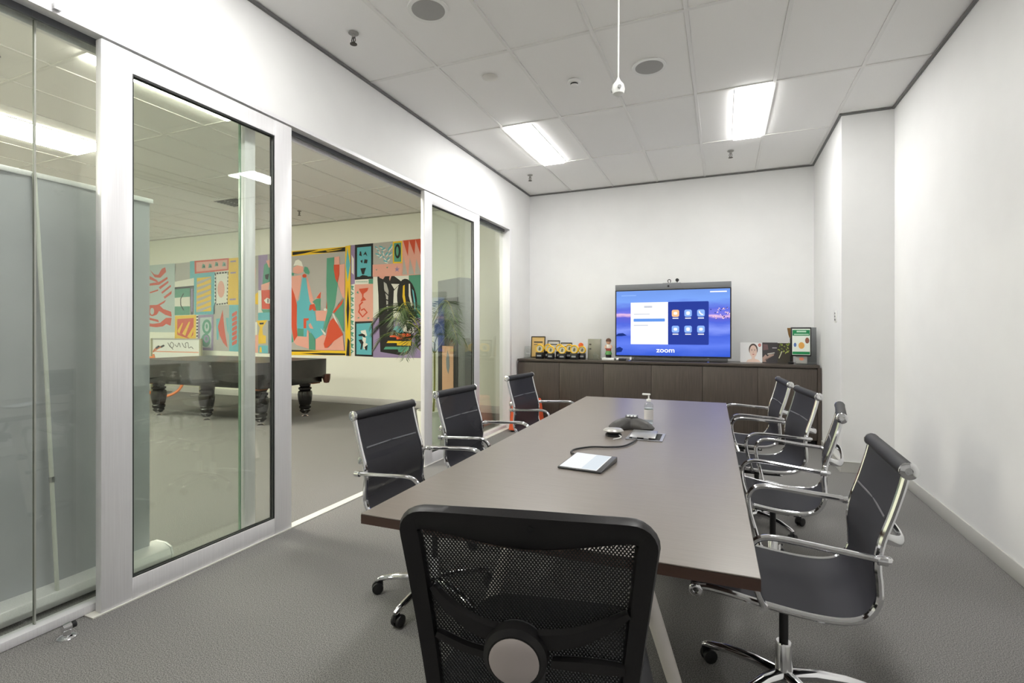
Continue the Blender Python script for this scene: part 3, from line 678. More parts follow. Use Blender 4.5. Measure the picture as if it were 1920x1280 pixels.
t = thing('orange_paddle', 'small orange round paddle standing behind the yellow trophies', 'award', (-1.80, 6.80, Z0))
MB().lathe([(.0, -.008), (.034, -.008), (.036, 0), (.034, .008), (.0, .008)], c=(0, 0, .185), axis='y', seg=22).build('disc', mat('award_orange', (240, 110, 52), .4), t)
MB().box(-.006, .006, -.005, .005, .012, .152).build('stem', M_steel, t); MB().box(-.035, .035, -.025, .025, 0, .012).build('base', M_tblk, t, bevel=.003)
M_acr = glass_mat('clear_acrylic', (.93, .95, .94))
t = thing('acrylic_award', 'clear acrylic award block at the cabinet end by the glass', 'award', (-2.575, 6.80, Z0))
MB().box(-.055, .055, -.012, .012, .012, .165).build('block', M_acr, t, bevel=.004); MB().box(-.06, .06, -.03, .03, 0, .012).build('base', M_acr, t, bevel=.002)
for z in (.055, .10, .13): flat_poly('etched_line', [(-.035, z), (.035, z), (.035, z + .012), (-.035, z + .012)], paper('etch', (196, 200, 198)), t, -.0125)
t = thing('plaque', 'grey silver standing plaque left of the figurine', 'plaque', (-1.585, 6.72, Z0)); t.rotation_euler = (radians(-5), 0, 0)
MB().box(-.10, .075, -.012, .012, 0, .275).build('panel', mat('pewter_panel', (140, 138, 124), .35, .45), t, bevel=.003)
MB().box(.075, .092, -.014, .014, 0, .275).build('glass_edge', M_acr, t)
for z in (.20, .14): flat_poly('badge', rrect(-.065, z, .03, .02, .006), M_ink, t, -.0125)
t = thing('glass_award', 'faceted clear glass award in front of the grey plaque', 'award', (-1.545, 6.60, Z0))
MB().lathe([(.045, 0), (.05, .012), (.03, .02), (.042, .07), (.02, .10), (.0, .104)], seg=7).build('crystal', M_acr, t, smooth=5)
# bobble figurine
t = thing('figurine', 'small painted bobble-head figurine in white top and green skirt', 'figurine', (-1.395, 6.69, Z0 + .03))
sk = mat('figure_skin', (216, 168, 140), .5)
MB().lathe([(.0, 0), (.038, 0), (.038, .036), (.034, .04), (.0, .04)], seg=20).build('stand', M_tblk, t)
MB().lathe([(.0, .04), (.046, .04), (.044, .055), (.034, .085), (.02, .105), (.0, .106)], seg=18).build('skirt', mat('figure_green', (92, 150, 84), .5), t)
MB().lathe([(.0, .088), (.036, .09), (.034, .12), (.0, .125)], seg=16).build('sash', mat('figure_red', (150, 60, 50), .5), t)
MB().lathe([(.0, .118), (.028, .12), (.033, .15), (.026, .17), (.012, .178), (.0, .178)], seg=16, sy=.7).build('torso', mat('figure_white', (224, 218, 206), .5), t)
for s_ in (-1, 1): MB().tube(bez([(s_ * .028, 0, .165), (s_ * .044, -.006, .14), (s_ * .034, -.022, .118)], 4), .009, 8).build('arm', sk, t)
hdm = MB().lathe([(.0, .176), (.018, .18), (.03, .198), (.033, .215), (.028, .234), (.0, .246)], seg=18).build('head', sk, t)
MB().lathe([(.034, .212), (.036, .225), (.03, .243), (.015, .254), (.0, .256)], seg=18).build('hair', mat('figure_hair', (92, 60, 42), .6), hdm)
for s_ in (-1, 1): MB().lathe([(.0, -.003), (.004, -.002), (.004, .002), (.0, .003)], c=(s_ * .012, -.032, .215), axis='y', seg=8).build('eye', M_blackmatt, hdm)
tag(MB().box(-1.47, -1.31, 6.62, 6.76, Z0, Z0 + .028).build('white_box', M_white, bevel=.003), 'flat white box under the figurine', 'box')
t = thing('power_adapter', 'black cable adapter with white plug by the left television foot', 'adapter', (-1.20, 6.545, Z0))
MB().box(-.03, .06, -.03, .03, 0, .03).build('brick', M_black, t, bevel=.006); MB().lathe([(.0, -.03), (.014, -.03), (.018, 0), (.0, .004)], c=(-.035, 0, .018), axis='x', seg=12).build('plug', M_white, t)
MB().tube(bez([(-.03, .02, .012), (-.09, .05, .006), (-.12, .12, .005), (-.11, .24, .005)], 5), .004, 6).build('cable', M_black, t)
# booklets on the right
def booklet(x, y, w, h, label, m, lean=9, rz=0.0):
    t = thing('booklet', label, 'booklet', (x, y, Z0), rz, group='booklets leaning by the television'); t.rotation_euler = (radians(-lean), 0, rz)
    MB().box(-w / 2, w / 2, -.004, .004, 0, h).build('cover', m, t); return t
t = booklet(.325, 6.80, .30, .245, 'white booklet with a woman portrait right of the television', paper('portrait', (232, 231, 232)), 8); t.scale = (.8, 1, 1)
def ellp(cx, cz, rx, rz, n=20): return [(cx + rx * cos(2 * pi * k / n), cz + rz * sin(2 * pi * k / n)) for k in range(n)]
M_sk1 = paper('portrait_skin', (222, 194, 180)); M_hr = paper('portrait_hair', (74, 58, 52))
flat_poly('shoulders', [(-.07, .004), (.13, .004), (.105, .03), (.05, .045), (.01, .045), (-.05, .03)], M_sk1, t, -.0042)
flat_poly('neck', [(.008, .04), (.052, .04), (.05, .07), (.01, .07)], M_sk1, t, -.0046)
flat_poly('hair', ellp(.03, .158, .062, .072), M_hr, t, -.005); flat_poly('face', ellp(.03, .135, .05, .075), M_sk1, t, -.0056)
for s_ in (-1, 1): flat_poly('eye', ellp(.03 + s_ * .02, .145, .009, .004, 10), M_hr, t, -.0064); flat_poly('eyebrow', [(.03 + s_ * .010, .158), (.03 + s_ * .032, .157), (.03 + s_ * .032, .161), (.03 + s_ * .010, .162)], M_hr, t, -.0064)
flat_poly('nose', [(.025, .118), (.035, .118), (.031, .14)], paper('portrait_shade', (196, 160, 146)), t, -.0064); flat_poly('lips', ellp(.03, .098, .015, .006, 12), paper('portrait_lips', (190, 110, 104)), t, -.0064)
flat_poly('badge', ellp(.118, .212, .02, .02, 18), paper('badge_red', (196, 96, 84)), t, -.0046); flat_poly('badge_mark', [(.108, .208), (.118, .218), (.128, .208)], paper('badge_white', (236, 226, 222)), t, -.0052)
t = booklet(.53, 6.785, .20, .245, 'dark booklet with a pale hand pictured, beside the portrait', paper('dark_cover', (58, 54, 56)), 8); t.scale = (.82, 1, 1)
flat_poly('hand_print', [(-.10, .06), (-.06, .10), (-.02, .065), (.05, .09), (.055, .105), (-.01, .10), (-.06, .04), (-.05, .01), (-.10, .01)], paper('dark_cover_skin', (176, 148, 136)), t, -.0042)
flat_poly('tool_print', [(-.03, .098), (.06, .115), (.06, .128), (-.035, .112)], paper('dark_cover_light', (190, 186, 178)), t, -.0048)
flat_poly('shape_print', [(-.09, .15), (-.02, .16), (-.03, .22), (-.09, .225)], paper('dark_cover_rose', (110, 84, 84)), t, -.0042); flat_poly('title_print', [(.03, .175), (.09, .175), (.09, .186), (.03, .186)], paper('dark_cover_title', (170, 166, 170)), t, -.0042)
t = booklet(.69, 6.76, .19, .24, 'dark booklet with green leaves pictured, beside the green award', paper('leafy_cover', (56, 50, 40)), 8); t.scale = (.85, 1, 1)
rn = random.Random(5)
for k in range(26):
    x, z = -.07 + rn.random() * .12, .11 + rn.random() * .115; a = rn.random() * 3
    flat_poly('leaf_print', [(x, z), (x + .022 * cos(a), z + .022 * sin(a)), (x + .03 * cos(a + .5), z + .03 * sin(a + .5)), (x + .012 * cos(a + 1.2), z + .012 * sin(a + 1.2))], paper('leaf_%d' % (k % 3), ((126, 142, 56), (92, 112, 44), (160, 170, 84))[k % 3]), t, -.0042 - .00005 * k, .0004)
flat_poly('stalk_print', [(-.085, .06), (-.075, .055), (-.035, .14), (-.045, .145)], paper('stalk', (196, 196, 168)), t, -.006)
# green award on its stand
t = thing('award_certificate', 'green and white certificate in a black frame on a clear stand', 'award', (.833, 6.585, Z0)); t.scale = (.86, 1, 1)
MB().box(-.07, .07, -.03, .03, 0, .012).build('stand_base', M_acr, t); MB().box(-.065, .065, -.012, .004, .012, .13).build('stand', mat('stand_grey', (176, 176, 172), .3), t, bevel=.003)
flat_poly('stand_badge', ellp(0, .065, .028, .018), paper('badge_coral', (226, 140, 112)), t, -.0125)
pn = MB().box(-.128, .112, -.032, -.014, .095, .425).build('frame', M_tblk, t, bevel=.006)
flat_poly('sheet', [(-.112, .112), (.096, .112), (.096, .408), (-.112, .408)], paper('award_white', (226, 232, 222)), pn, -.0322)
GRN = paper('award_green', (24, 132, 78)); flat_poly('green_band', [(-.108, .33), (.092, .33), (.092, .395), (-.108, .395)], GRN, pn, -.0334); flat_poly('green_band', [(-.108, .118), (.092, .118), (.092, .148), (-.108, .148)], GRN, pn, -.0334)
flat_poly('band_text', [(-.06, .368), (.05, .368), (.05, .385), (-.06, .385)], paper('award_text', (190, 224, 200)), pn, -.0346); flat_poly('band_text', [(-.09, .34), (.08, .34), (.08, .35), (-.09, .35)], paper('award_text', (0, 0, 0)), pn, -.0346)
flat_poly('medal', ellp(-.004, .218, .035, .038, 16), paper('medal_gold', (222, 166, 84)), pn, -.0334); flat_poly('portrait_oval', ellp(.062, .275, .024, .034, 14), paper('oval_brown', (140, 90, 70)), pn, -.0334); flat_poly('stamp', ellp(-.078, .225, .016, .024, 12), paper('stamp_blue', (90, 120, 180)), pn, -.0334)
t = thing('grey_folder', 'grey upright panel standing behind the green certificate', 'panel', (.93, 6.72, Z0)); t.rotation_euler = (radians(-4), 0, 0)
MB().box(-.13, .075, -.006, .006, 0, .425).build('panel', mat('folder_grey', (116, 118, 120), .4), t, bevel=.002); MB().box(-.13, .075, -.009, .009, .0, .02).build('ledge', mat('folder_grey', (0, 0, 0)), t)
t = thing('gold_cup', 'small gold cup trophy peeking out behind the green certificate', 'trophy', (.735, 6.655, Z0))
MB().lathe([(.03, 0), (.032, .02), (.012, .03), (.008, .2), (.01, .30), (.0, .301)], seg=16).build('stem', M_tblk, t); MB().lathe([(.0, .30), (.014, .302), (.026, .34), (.036, .40), (.038, .418), (.032, .418), (.02, .35), (.0, .32)], seg=18).build('cup', mat('cup_gold', (172, 132, 84), .3, .7), t)

# ------------------------------------------------------------------ things on the meeting table
TT = TZ + .0006
def on_table(name, label, cat, x, y, rz=0): return thing(name, label, cat, (x, y, TT), rz)
t = on_table('touch_tablet', 'touch control tablet with a lit white screen on the table', 'tablet', -.536, 2.144, radians(-6))
w, d = .096, .112
MB().hexa([(-w, -d, 0), (w, -d, 0), (w, d, 0), (-w, d, 0)], [(-w, -d, .008), (w, -d, .008), (w, d, .022), (-w, d, .022)]).build('body', mat('tablet_grey', (60, 60, 62), .35), t, bevel=.003)
sl = .014 / (2 * d)
def ts(x0, x1, y0, y1, dz): return MB().add([(x, y, .008 + (y + d) * sl + dz) for x, y in ((x0, y0), (x1, y0), (x1, y1), (x0, y1))], [(0, 1, 2, 3)])
sc_ = ts(-w + .006, w - .022, -d + .008, d - .010, .0006).build('screen', emis('tablet_white', (236, 238, 238), 1.0), t)
ts(.006, w - .026, -d + .014, d - .016, .0012).build('side_panel', emis('tablet_pale', (214, 222, 228), 1.0), sc_)
t2 = on_table('tablet_cable', 'black cable curling from the tablet to the table box', 'cable', 0, 0)
MB().tube(bez([(-.600, 2.262, .010), (-.655, 2.30, .006), (-.66, 2.38, .005), (-.60, 2.46, .005), (-.52, 2.49, .005), (-.455, 2.54, .005), (-.425, 2.64, .007), (-.42, 2.72, .006)], 6), .0042, 8).build('cord', M_black, t2)
t = on_table('cable_box', 'open cable access box with silver lid flush in the table', 'cable box', -.385, 2.83, radians(1))
f = MB(); f.box(-.095, .095, -.105, -.09, 0, .004).box(-.095, .095, .09, .105, 0, .004).box(-.095, -.08, -.09, .09, 0, .004).box(.08, .095, -.09, .09, 0, .004); f.build('rim', M_steel, t)
MB().box(-.08, .08, -.09, .09, 0, .001).build('well', M_blackmatt, t)
MB().hexa([(-.078, -.07, .006), (.055, -.07, .006), (.055, .085, .016), (-.078, .085, .016)], [(-.078, -.07, .010), (.055, -.07, .010), (.055, .085, .020), (-.078, .085, .020)]).build('lid', M_steel, t, bevel=.001)
for x in (-.05, .01): MB().box(x - .012, x + .012, -.088, -.072, .001, .010).build('socket', M_steel, t)
t = on_table('camera_puck', 'small silver and black table dongle beside the conference phone', 'device', -.555, 2.79, radians(20)); t.scale = (.82, .82, .9)
MB().lathe([(.0, 0), (.045, 0), (.048, .012), (.036, .02), (.0, .02)], seg=24, sx=1.15).build('base', M_black, t)
MB().lathe([(.03, .02), (.052, .026), (.06, .034), (.05, .044), (.0, .05)], seg=24, sx=1.15).build('cap', mat('puck_silver', (196, 194, 190), .3, .6), t)
MB().tube(bez([(.03, -.03, .012), (.04, -.07, .008), (.02, -.10, .005), (-.02, -.13, .005)], 4), .0035, 6).build('lead', M_white, t)
# three-armed conference phone
t = on_table('conference_phone', 'grey three-armed conference phone on the table', 'phone', -.50, 3.06, radians(8))
NA, NR = 60, 7; vs = []; fs = []
for j in range(NR + 1):
    q = j / NR
    for k in range(NA):
        a = 2 * pi * k / NA; R = .098 + .052 * max(0, cos(1.5 * (a - pi / 2))) ** 2 if False else .105 + .042 * cos(3 * (a + pi / 2 + pi))
        z = .014 + .052 * (1 - q ** 2.2) ** .8 if q < 1 else .014
        vs.append((R * q * cos(a), R * q * sin(a), z))
for j in range(NR):
    for k in range(NA): l = (k + 1) % NA; fs.append((j * NA + k, j * NA + l, (j + 1) * NA + l, (j + 1) * NA + k))
base0 = len(vs)
for k in range(NA): x, y, z = vs[NR * NA + k]; vs.append((x * .93, y * .93, .002))
for k in range(NA): l = (k + 1) % NA; fs.append((NR * NA + k, NR * NA + l, base0 + l, base0 + k))
fs.append(tuple(range(base0, base0 + NA))[::-1])
MB().add(vs, fs).build('body', grain(mat('phone_grey', (66, 64, 63), .5), (54, 52, 51), nscale=400), t, smooth=50)
MB().prism(rrect(0, .02, .075, .085, .015), .064, .0685).build('keypad', mat('phone_keypad', (52, 52, 54), .4), t, bevel=.001)
MB().prism(rrect(0, .045, .06, .028, .004), .0685, .0695).build('display', mat('phone_display', (180, 186, 178), .3), t)
for r in range(3):
    for k in range(3): MB().prism(rrect(-.02 + .02 * k, .018 - .014 * r, .013, .009, .003), .0685, .071).build('key', M_white, t)
t = on_table('sanitiser_bottle', 'clear pump bottle of hand sanitiser behind the conference phone', 'bottle', -.425, 3.25); t.scale = (.88, .88, .88)
MB().lathe([(.0, 0), (.03, 0), (.032, .006), (.032, .125), (.026, .142), (.014, .15), (.014, .158), (.0, .158)], seg=24).build('bottle', M_acr, t)
MB().lathe([(.0, .004), (.028, .004), (.028, .11), (.0, .11)], seg=20).build('gel', glass_mat('gel', (.90, .93, .93)), t)
MB().lathe([(.0326, .03), (.0326, .10), (.0322, .10), (.0322, .03), (.0326, .03)], seg=24, cap=False).build('sticker', mat('sticker_pale', (214, 210, 210), .5), t)
MB().lathe([(.0, .158), (.017, .158), (.017, .172), (.006, .175), (.005, .20), (.0, .20)], seg=16).build('pump_collar', M_white, t)
MB().box(-.045, .012, -.010, .010, .20, .212).build('pump_head', M_white, t, bevel=.004)

# ------------------------------------------------------------------ orange ottoman by the glass wall
M_ott = grain(mat('ottoman_orange', (222, 92, 48), .8), (206, 80, 42), nscale=300, bump=.2, bdist=.001)
t = thing('ottoman', 'orange tapered ottoman by the glass wall behind the far left chair', 'ottoman', (-2.37, 6.21, 0))
MB().hexa([(-.19, -.19, .02), (.19, -.19, .02), (.19, .19, .02), (-.19, .19, .02)], [(-.155, -.155, .36), (.155, -.155, .36), (.155, .155, .36), (-.155, .155, .36)]).build('body', M_ott, t, bevel=.02, bseg=3)
MB().hexa([(-.155, -.155, .365), (.155, -.155, .365), (.155, .155, .365), (-.155, .155, .365)], [(-.145, -.145, .42), (.145, -.145, .42), (.145, .145, .42), (-.145, .145, .42)]).build('cushion', M_ott, t, bevel=.018, bseg=3)
for x in (-.15, .15):
    for y in (-.15, .15): MB().lathe([(.02, 0), (.02, .022)], c=(x, y, 0), seg=10).build('foot', M_black, t)
# ------------------------------------------------------------------ the hall beyond the glass
# pool table under a black cover
M_cover = grain(mat('pool_cover', (32, 30, 31), .34, spec=.6), (46, 40, 39), nscale=5, lo=.4, hi=.7, bump=.3, bdist=.02, bscale=4)
M_pleg = mat('turned_leg_black', (24, 22, 20), .25, spec=.6); M_pwood = mat('pool_wood', (128, 76, 40), .4)
pt = thing('pool_table', 'large pool table under a black cover, on turned black legs', 'pool table', (-6.98, 5.525, 0))
PX, PY, PZ = 1.32, .625, .88
n = 96; ring = resample(rr(PX, PX, -PY, PY, .05), n)
vs = []; rn = random.Random(11); ph = [rn.random() * 6 for _ in range(4)]
for lev in range(6):
    q = lev / 5
    for i, p in enumerate(ring):
        wob = (.012 * sin(i * .9 + ph[0]) + .010 * sin(i * .37 + ph[1])) * q; d = p.normalized()
        corner = max(0, (abs(p.x) / PX) ** 8 * (abs(p.y) / PY) ** 8)
        z = PZ - .26 * q - .12 * corner * q * q + .012 * sin(i * .55 + ph[2]) * q
        vs.append((p.x + d.x * wob + .01 * q * d.x, p.y + d.y * wob, z))
fs = [(l * n + i, l * n + (i + 1) % n, (l + 1) * n + (i + 1) % n, (l + 1) * n + i) for l in range(5) for i in range(n)]
fs.append(tuple(range(n)))
MB().add(vs, fs).build('cover', M_cover, pt, smooth=40)
MB().box(-PX + .06, PX - .06, -PY + .06, PY - .06, .52, .72).build('frame', M_pleg, pt, bevel=.01)
for sx in (-1, 1):
    for sy in (-1, 1): MB().box(sx * (PX - .16) - .07, sx * (PX - .16) + .07, sy * (PY - .14) - .075, sy * (PY - .14) + .075, .50, .66).build('corner_block', M_pwood, pt, bevel=.008)
    pk = MB().lathe([(.0, .50), (.04, .51), (.055, .56), (.06, .64), (.05, .64), (.04, .56), (.0, .53)], c=(sx * (PX - .01), PY - .02, 0), seg=14).build('pocket_bag', mat('pocket_leather', (84, 48, 36), .5), pt)
LP_ = [(.0, 0.05), (.045, .05), (.055, .065), (.075, .08), (.078, .10), (.07, .115), (.085, .13), (.088, .16), (.075, .175), (.085, .19), (.10, .26), (.108, .34), (.10, .385), (.075, .40), (.095, .415), (.098, .44), (.07, .455), (.082, .47), (.085, .52)]
for x in (-7.0 + 6.98 - 1.08, -.02, 1.06):
    for y in (-.39, .42):
        lg = MB().lathe(LP_, c=(x, y, 0), seg=20).build('leg', M_pleg, pt)
        MB().lathe([(.05, 0), (.05, .008), (.02, .02), (.02, .05)], c=(x, y, 0), seg=14).build('levelling_foot', M_chrome, lg)

# mural painted on the hall wall
PAL = dict(K=(42, 42, 40), Y=(232, 192, 46), R=(206, 84, 56), T=(98, 178, 188), G=(88, 152, 128), P=(224, 166, 150), S=(176, 174, 168), V=(150, 134, 170), W=(226, 226, 216), O=(234, 100, 60), B=(182, 198, 198), D=(88, 96, 100))
KEYS = list(PAL); PM = [mat('mural_paint_' + k, PAL[k], .6, spec=.2) for k in KEYS]
MURAL = [
 [('S',[(-7.783,2.822),(-6.303,2.837),(-6.303,0.865),(-7.783,0.847)]),
  ('Y',[(-7.783,2.832),(-6.303,2.837),(-6.303,2.752),(-7.783,2.732)]),
  ('K',[(-7.579,2.816),(-6.938,2.818),(-7.279,2.773),(-7.579,2.753)]),
  ('K',[(-7.132,2.774),(-6.303,2.83),(-6.303,2.752),(-6.795,2.754)]),
  ('Y',[(-6.772,2.79),(-6.376,2.802),(-6.468,2.786),(-6.724,2.768)]),
  ('Y',[(-7.783,0.947),(-6.303,0.947),(-6.303,0.863),(-7.783,0.843)]),
  ('K',[(-7.617,0.946),(-7.205,0.941),(-6.891,0.928),(-7.617,0.911)]),
  ('K',[(-7.378,0.883),(-6.843,0.901),(-6.303,0.9),(-6.303,0.869),(-6.795,0.86)]),
  ('P',[(-7.617,2.343),(-7.353,2.37),(-7.391,2.068),(-7.453,1.88),(-7.528,1.958),(-7.617,2.19)]),
  ('R',[(-7.617,2.181),(-7.528,1.996),(-7.466,1.804),(-7.478,1.424),(-7.453,1.214),(-7.541,1.1),(-7.591,1.329),(-7.617,1.501)]),
  ('G',[(-7.617,1.348),(-7.554,1.1),(-7.617,1.08)]),
  ('P',[(-7.566,2.513),(-7.453,2.555),(-7.316,2.524),(-7.304,2.425),(-7.428,2.389),(-7.559,2.417)]),
  ('W',[(-7.554,2.551),(-7.503,2.647),(-7.428,2.664),(-7.353,2.617),(-7.316,2.524),(-7.453,2.555)]),
  ('G',[(-7.617,2.424),(-7.533,2.412),(-7.549,2.36),(-7.617,2.372)]),
  ('G',[(-7.274,2.522),(-7.205,2.505),(-7.151,2.409),(-7.169,2.366),(-7.259,2.395),(-7.299,2.444)]),
  ('P',[(-7.23,2.365),(-7.176,2.231),(-7.047,1.852),(-7.011,1.907),(-6.903,2.026),(-6.748,1.993),(-6.748,1.79),(-7.083,1.797),(-7.176,1.874)]),
  ('T',[(-7.324,2.331),(-7.25,2.328),(-7.151,1.873),(-7.035,1.684),(-6.987,1.496),(-6.795,1.486),(-6.843,1.235),(-6.938,1.142),(-7.059,1.179),(-7.156,1.31),(-7.23,1.197),(-7.453,1.214),(-7.466,1.861),(-7.403,1.898)]),
  ('R',[(-7.227,2.344),(-7.231,2.332),(-7.24,2.322),(-7.253,2.314),(-7.27,2.311),(-7.288,2.311),(-7.305,2.316),(-7.319,2.325),(-7.328,2.336),(-7.331,2.349),(-7.328,2.361),(-7.319,2.371),(-7.305,2.379),(-7.288,2.382),(-7.27,2.381),(-7.253,2.376),(-7.24,2.368),(-7.231,2.357)]),
  ('G',[(-7.453,1.357),(-7.299,1.347),(-7.299,1.206),(-7.453,1.211)]),
  ('R',[(-7.299,1.546),(-7.169,1.545),(-7.181,1.507),(-7.23,1.502),(-7.235,1.357),(-7.299,1.357)]),
  ('R',[(-6.987,1.926),(-6.879,2.034),(-6.891,1.905)]),
  ('G',[(-7.083,1.853),(-6.987,1.907),(-6.879,1.914),(-6.891,1.691),(-6.999,1.692),(-7.011,1.795)]),
  ('R',[(-7.169,1.695),(-7.144,1.798),(-7.035,1.811),(-6.987,1.692),(-7.059,1.684),(-7.083,1.726),(-7.112,1.694)]),
  ('P',[(-6.999,1.683),(-6.677,1.687),(-6.772,1.495),(-6.987,1.5)]),
  ('P',[(-7.176,1.422),(-7.132,1.46),(-7.054,1.347),(-7.144,1.357)]),
  ('S',[(-6.879,2.016),(-6.748,1.993),(-6.748,1.698),(-6.879,1.691)]),
  ('R',[(-6.736,1.86),(-6.677,1.807),(-6.654,1.715),(-6.713,1.682),(-6.748,1.725)]),
  ('W',[(-6.734,1.701),(-6.741,1.686),(-6.76,1.677),(-6.783,1.677),(-6.802,1.687),(-6.81,1.702),(-6.802,1.718),(-6.783,1.727),(-6.76,1.726),(-6.741,1.717)]),
  ('G',[(-6.736,2.649),(-6.56,2.658),(-6.572,2.466),(-6.537,2.281),(-6.479,2.169),(-6.514,1.895),(-6.56,1.713),(-6.677,1.512),(-6.795,1.263),(-6.807,1.365),(-6.724,1.679),(-6.748,2.16)]),
  ('P',[(-6.56,2.658),(-6.445,2.669),(-6.433,2.514),(-6.56,2.52)]),
  ('R',[(-6.572,2.521),(-6.44,2.518),(-6.445,2.332),(-6.491,2.187),(-6.537,2.262),(-6.572,2.429)]),
  ('P',[(-6.44,2.514),(-6.319,2.526),(-6.319,1.891),(-6.376,1.928),(-6.479,2.169),(-6.44,2.331)]),
  ('S',[(-6.479,2.15),(-6.364,1.91),(-6.607,1.64),(-6.537,1.786)]),
  ('G',[(-6.348,1.891),(-6.335,1.291),(-6.364,1.31),(-6.468,1.511),(-6.572,1.64)]),
  ('R',[(-6.348,1.891),(-6.376,1.801),(-6.56,1.631),(-6.595,1.659)]),
  ('W',[(-6.612,1.631),(-6.572,1.622),(-6.422,1.346),(-6.445,1.337)]),
  ('R',[(-6.584,1.548),(-6.468,1.419),(-6.353,1.237),(-6.56,1.126),(-6.724,0.996),(-6.795,0.995),(-6.807,1.069),(-6.748,1.217),(-6.701,1.42),(-6.654,1.494)]),
  ('W',[(-6.879,1.356),(-6.748,1.254),(-6.772,1.226),(-6.843,1.291)]),
  ('P',[(-7.541,1.1),(-7.453,1.205),(-7.218,1.197),(-7.205,1.328),(-7.169,1.31),(-7.161,0.971),(-7.478,1.043)]),
  ('G',[(-7.161,1.263),(-7.108,1.272),(-7.011,1.16),(-7.006,0.955),(-7.161,0.956)]),
  ('P',[(-6.999,1.151),(-6.843,1.235),(-6.748,1.217),(-6.807,1.069),(-6.783,0.995),(-6.701,0.996),(-6.56,1.126),(-6.364,1.228),(-6.325,0.955),(-6.999,0.951)]),
  ('Y',[(-6.303,2.843),(-6.189,2.853),(-6.189,0.855),(-6.303,0.863)]),
  ('T',[(-6.257,2.813),(-6.194,2.502),(-6.25,2.197),(-6.293,2.507)]),
  ('K',[(-6.244,2.106),(-6.212,1.707),(-6.25,1.31),(-6.278,1.69)]),
  ('K',[(-6.25,1.183),(-6.203,1.129),(-6.207,0.858),(-6.284,0.86)])],
 [('V',[(-6.189,2.853),(-6.093,2.854),(-6.099,2.155),(-6.189,2.14)]),
  ('W',[(-6.171,2.681),(-6.122,2.606),(-6.122,2.318),(-6.171,2.356)]),
  ('W',[(-6.189,2.14),(-6.099,2.155),(-6.099,0.851),(-6.189,0.858)]),
  ('G',[(-6.185,2.131),(-6.113,2.111),(-6.149,2.076),(-6.108,2.038),(-6.171,2.051)]),
  ('G',[(-6.185,2.026),(-6.117,1.985),(-6.185,1.947),(-6.185,1.972),(-6.149,1.986),(-6.185,2.001)]),
  ('G',[(-6.185,1.922),(-6.113,1.902),(-6.149,1.867),(-6.108,1.83),(-6.171,1.842)]),
  ('G',[(-6.185,1.817),(-6.117,1.776),(-6.185,1.737),(-6.185,1.763),(-6.149,1.776),(-6.185,1.792)]),
  ('G',[(-6.185,1.712),(-6.113,1.693),(-6.149,1.658),(-6.108,1.621),(-6.171,1.633)]),
  ('G',[(-6.185,1.607),(-6.117,1.567),(-6.185,1.528),(-6.185,1.553),(-6.149,1.567),(-6.185,1.582)]),
  ('G',[(-6.185,1.503),(-6.113,1.484),(-6.149,1.448),(-6.108,1.412),(-6.171,1.423)]),
  ('G',[(-6.185,1.398),(-6.117,1.358),(-6.185,1.319),(-6.185,1.344),(-6.149,1.358),(-6.185,1.373)]),
  ('G',[(-6.185,1.293),(-6.113,1.275),(-6.149,1.239),(-6.108,1.203),(-6.171,1.214)]),
  ('G',[(-6.185,1.189),(-6.117,1.149),(-6.185,1.109),(-6.185,1.134),(-6.149,1.149),(-6.185,1.163)]),
  ('G',[(-6.185,1.084),(-6.113,1.067),(-6.149,1.03),(-6.108,0.995),(-6.171,1.005)]),
  ('G',[(-6.185,0.979),(-6.117,0.941),(-6.185,0.9),(-6.185,0.925),(-6.149,0.94),(-6.185,0.954)])],
 [('K',[(-6.099,2.855),(-5.697,2.857),(-5.697,2.229),(-6.099,2.227)]),
  ('T',[(-6.048,2.803),(-5.74,2.807),(-5.74,2.275),(-6.048,2.279)]),
  ('K',[(-6.004,2.662),(-5.981,2.724),(-5.959,2.731),(-5.944,2.641)]),
  ('K',[(-5.997,2.716),(-5.975,2.732),(-5.966,2.696)]),
  ('K',[(-5.915,2.657),(-5.86,2.725),(-5.821,2.634),(-5.865,2.672)]),
  ('K',[(-5.975,2.562),(-5.926,2.577),(-5.931,2.515),(-5.959,2.535)]),
  ('K',[(-5.9,2.514),(-5.882,2.584),(-5.816,2.572),(-5.827,2.51)]),
  ('K',[(-5.975,2.426),(-5.849,2.431),(-5.878,2.37),(-5.893,2.317),(-5.937,2.319)]),
  ('K',[(-5.981,2.285),(-5.926,2.306),(-5.816,2.287),(-5.816,2.273),(-5.981,2.276)])],
 [('W',[(-6.099,2.227),(-5.795,2.224),(-5.795,2.144),(-6.099,2.146)]),
  ('G',[(-5.795,2.224),(-5.697,2.229),(-5.697,2.141),(-5.795,2.144)]),
  ('G',[(-6.07,2.197),(-6.053,2.198),(-6.053,2.182),(-6.07,2.181)]),
  ('G',[(-6.037,2.196),(-6.019,2.197),(-6.019,2.181),(-6.037,2.18)]),
  ('G',[(-6.004,2.195),(-5.986,2.196),(-5.986,2.18),(-6.004,2.179)]),
  ('G',[(-5.97,2.193),(-5.953,2.195),(-5.953,2.178),(-5.97,2.177)]),
  ('G',[(-5.937,2.192),(-5.919,2.193),(-5.919,2.177),(-5.937,2.176)]),
  ('G',[(-5.904,2.191),(-5.886,2.192),(-5.886,2.176),(-5.904,2.175)]),
  ('G',[(-5.871,2.19),(-5.854,2.191),(-5.854,2.175),(-5.871,2.174)]),
  ('G',[(-5.838,2.188),(-5.821,2.19),(-5.821,2.174),(-5.838,2.172)]),
  ('P',[(-6.099,2.142),(-5.697,2.141),(-5.697,1.483),(-6.099,1.475)]),
  ('R',[(-6.004,2.062),(-5.795,2.073),(-5.821,2.017),(-5.9,1.97),(-5.908,1.92),(-5.843,1.858),(-5.975,1.832),(-5.931,1.899),(-5.939,1.962),(-5.988,2.022)]),
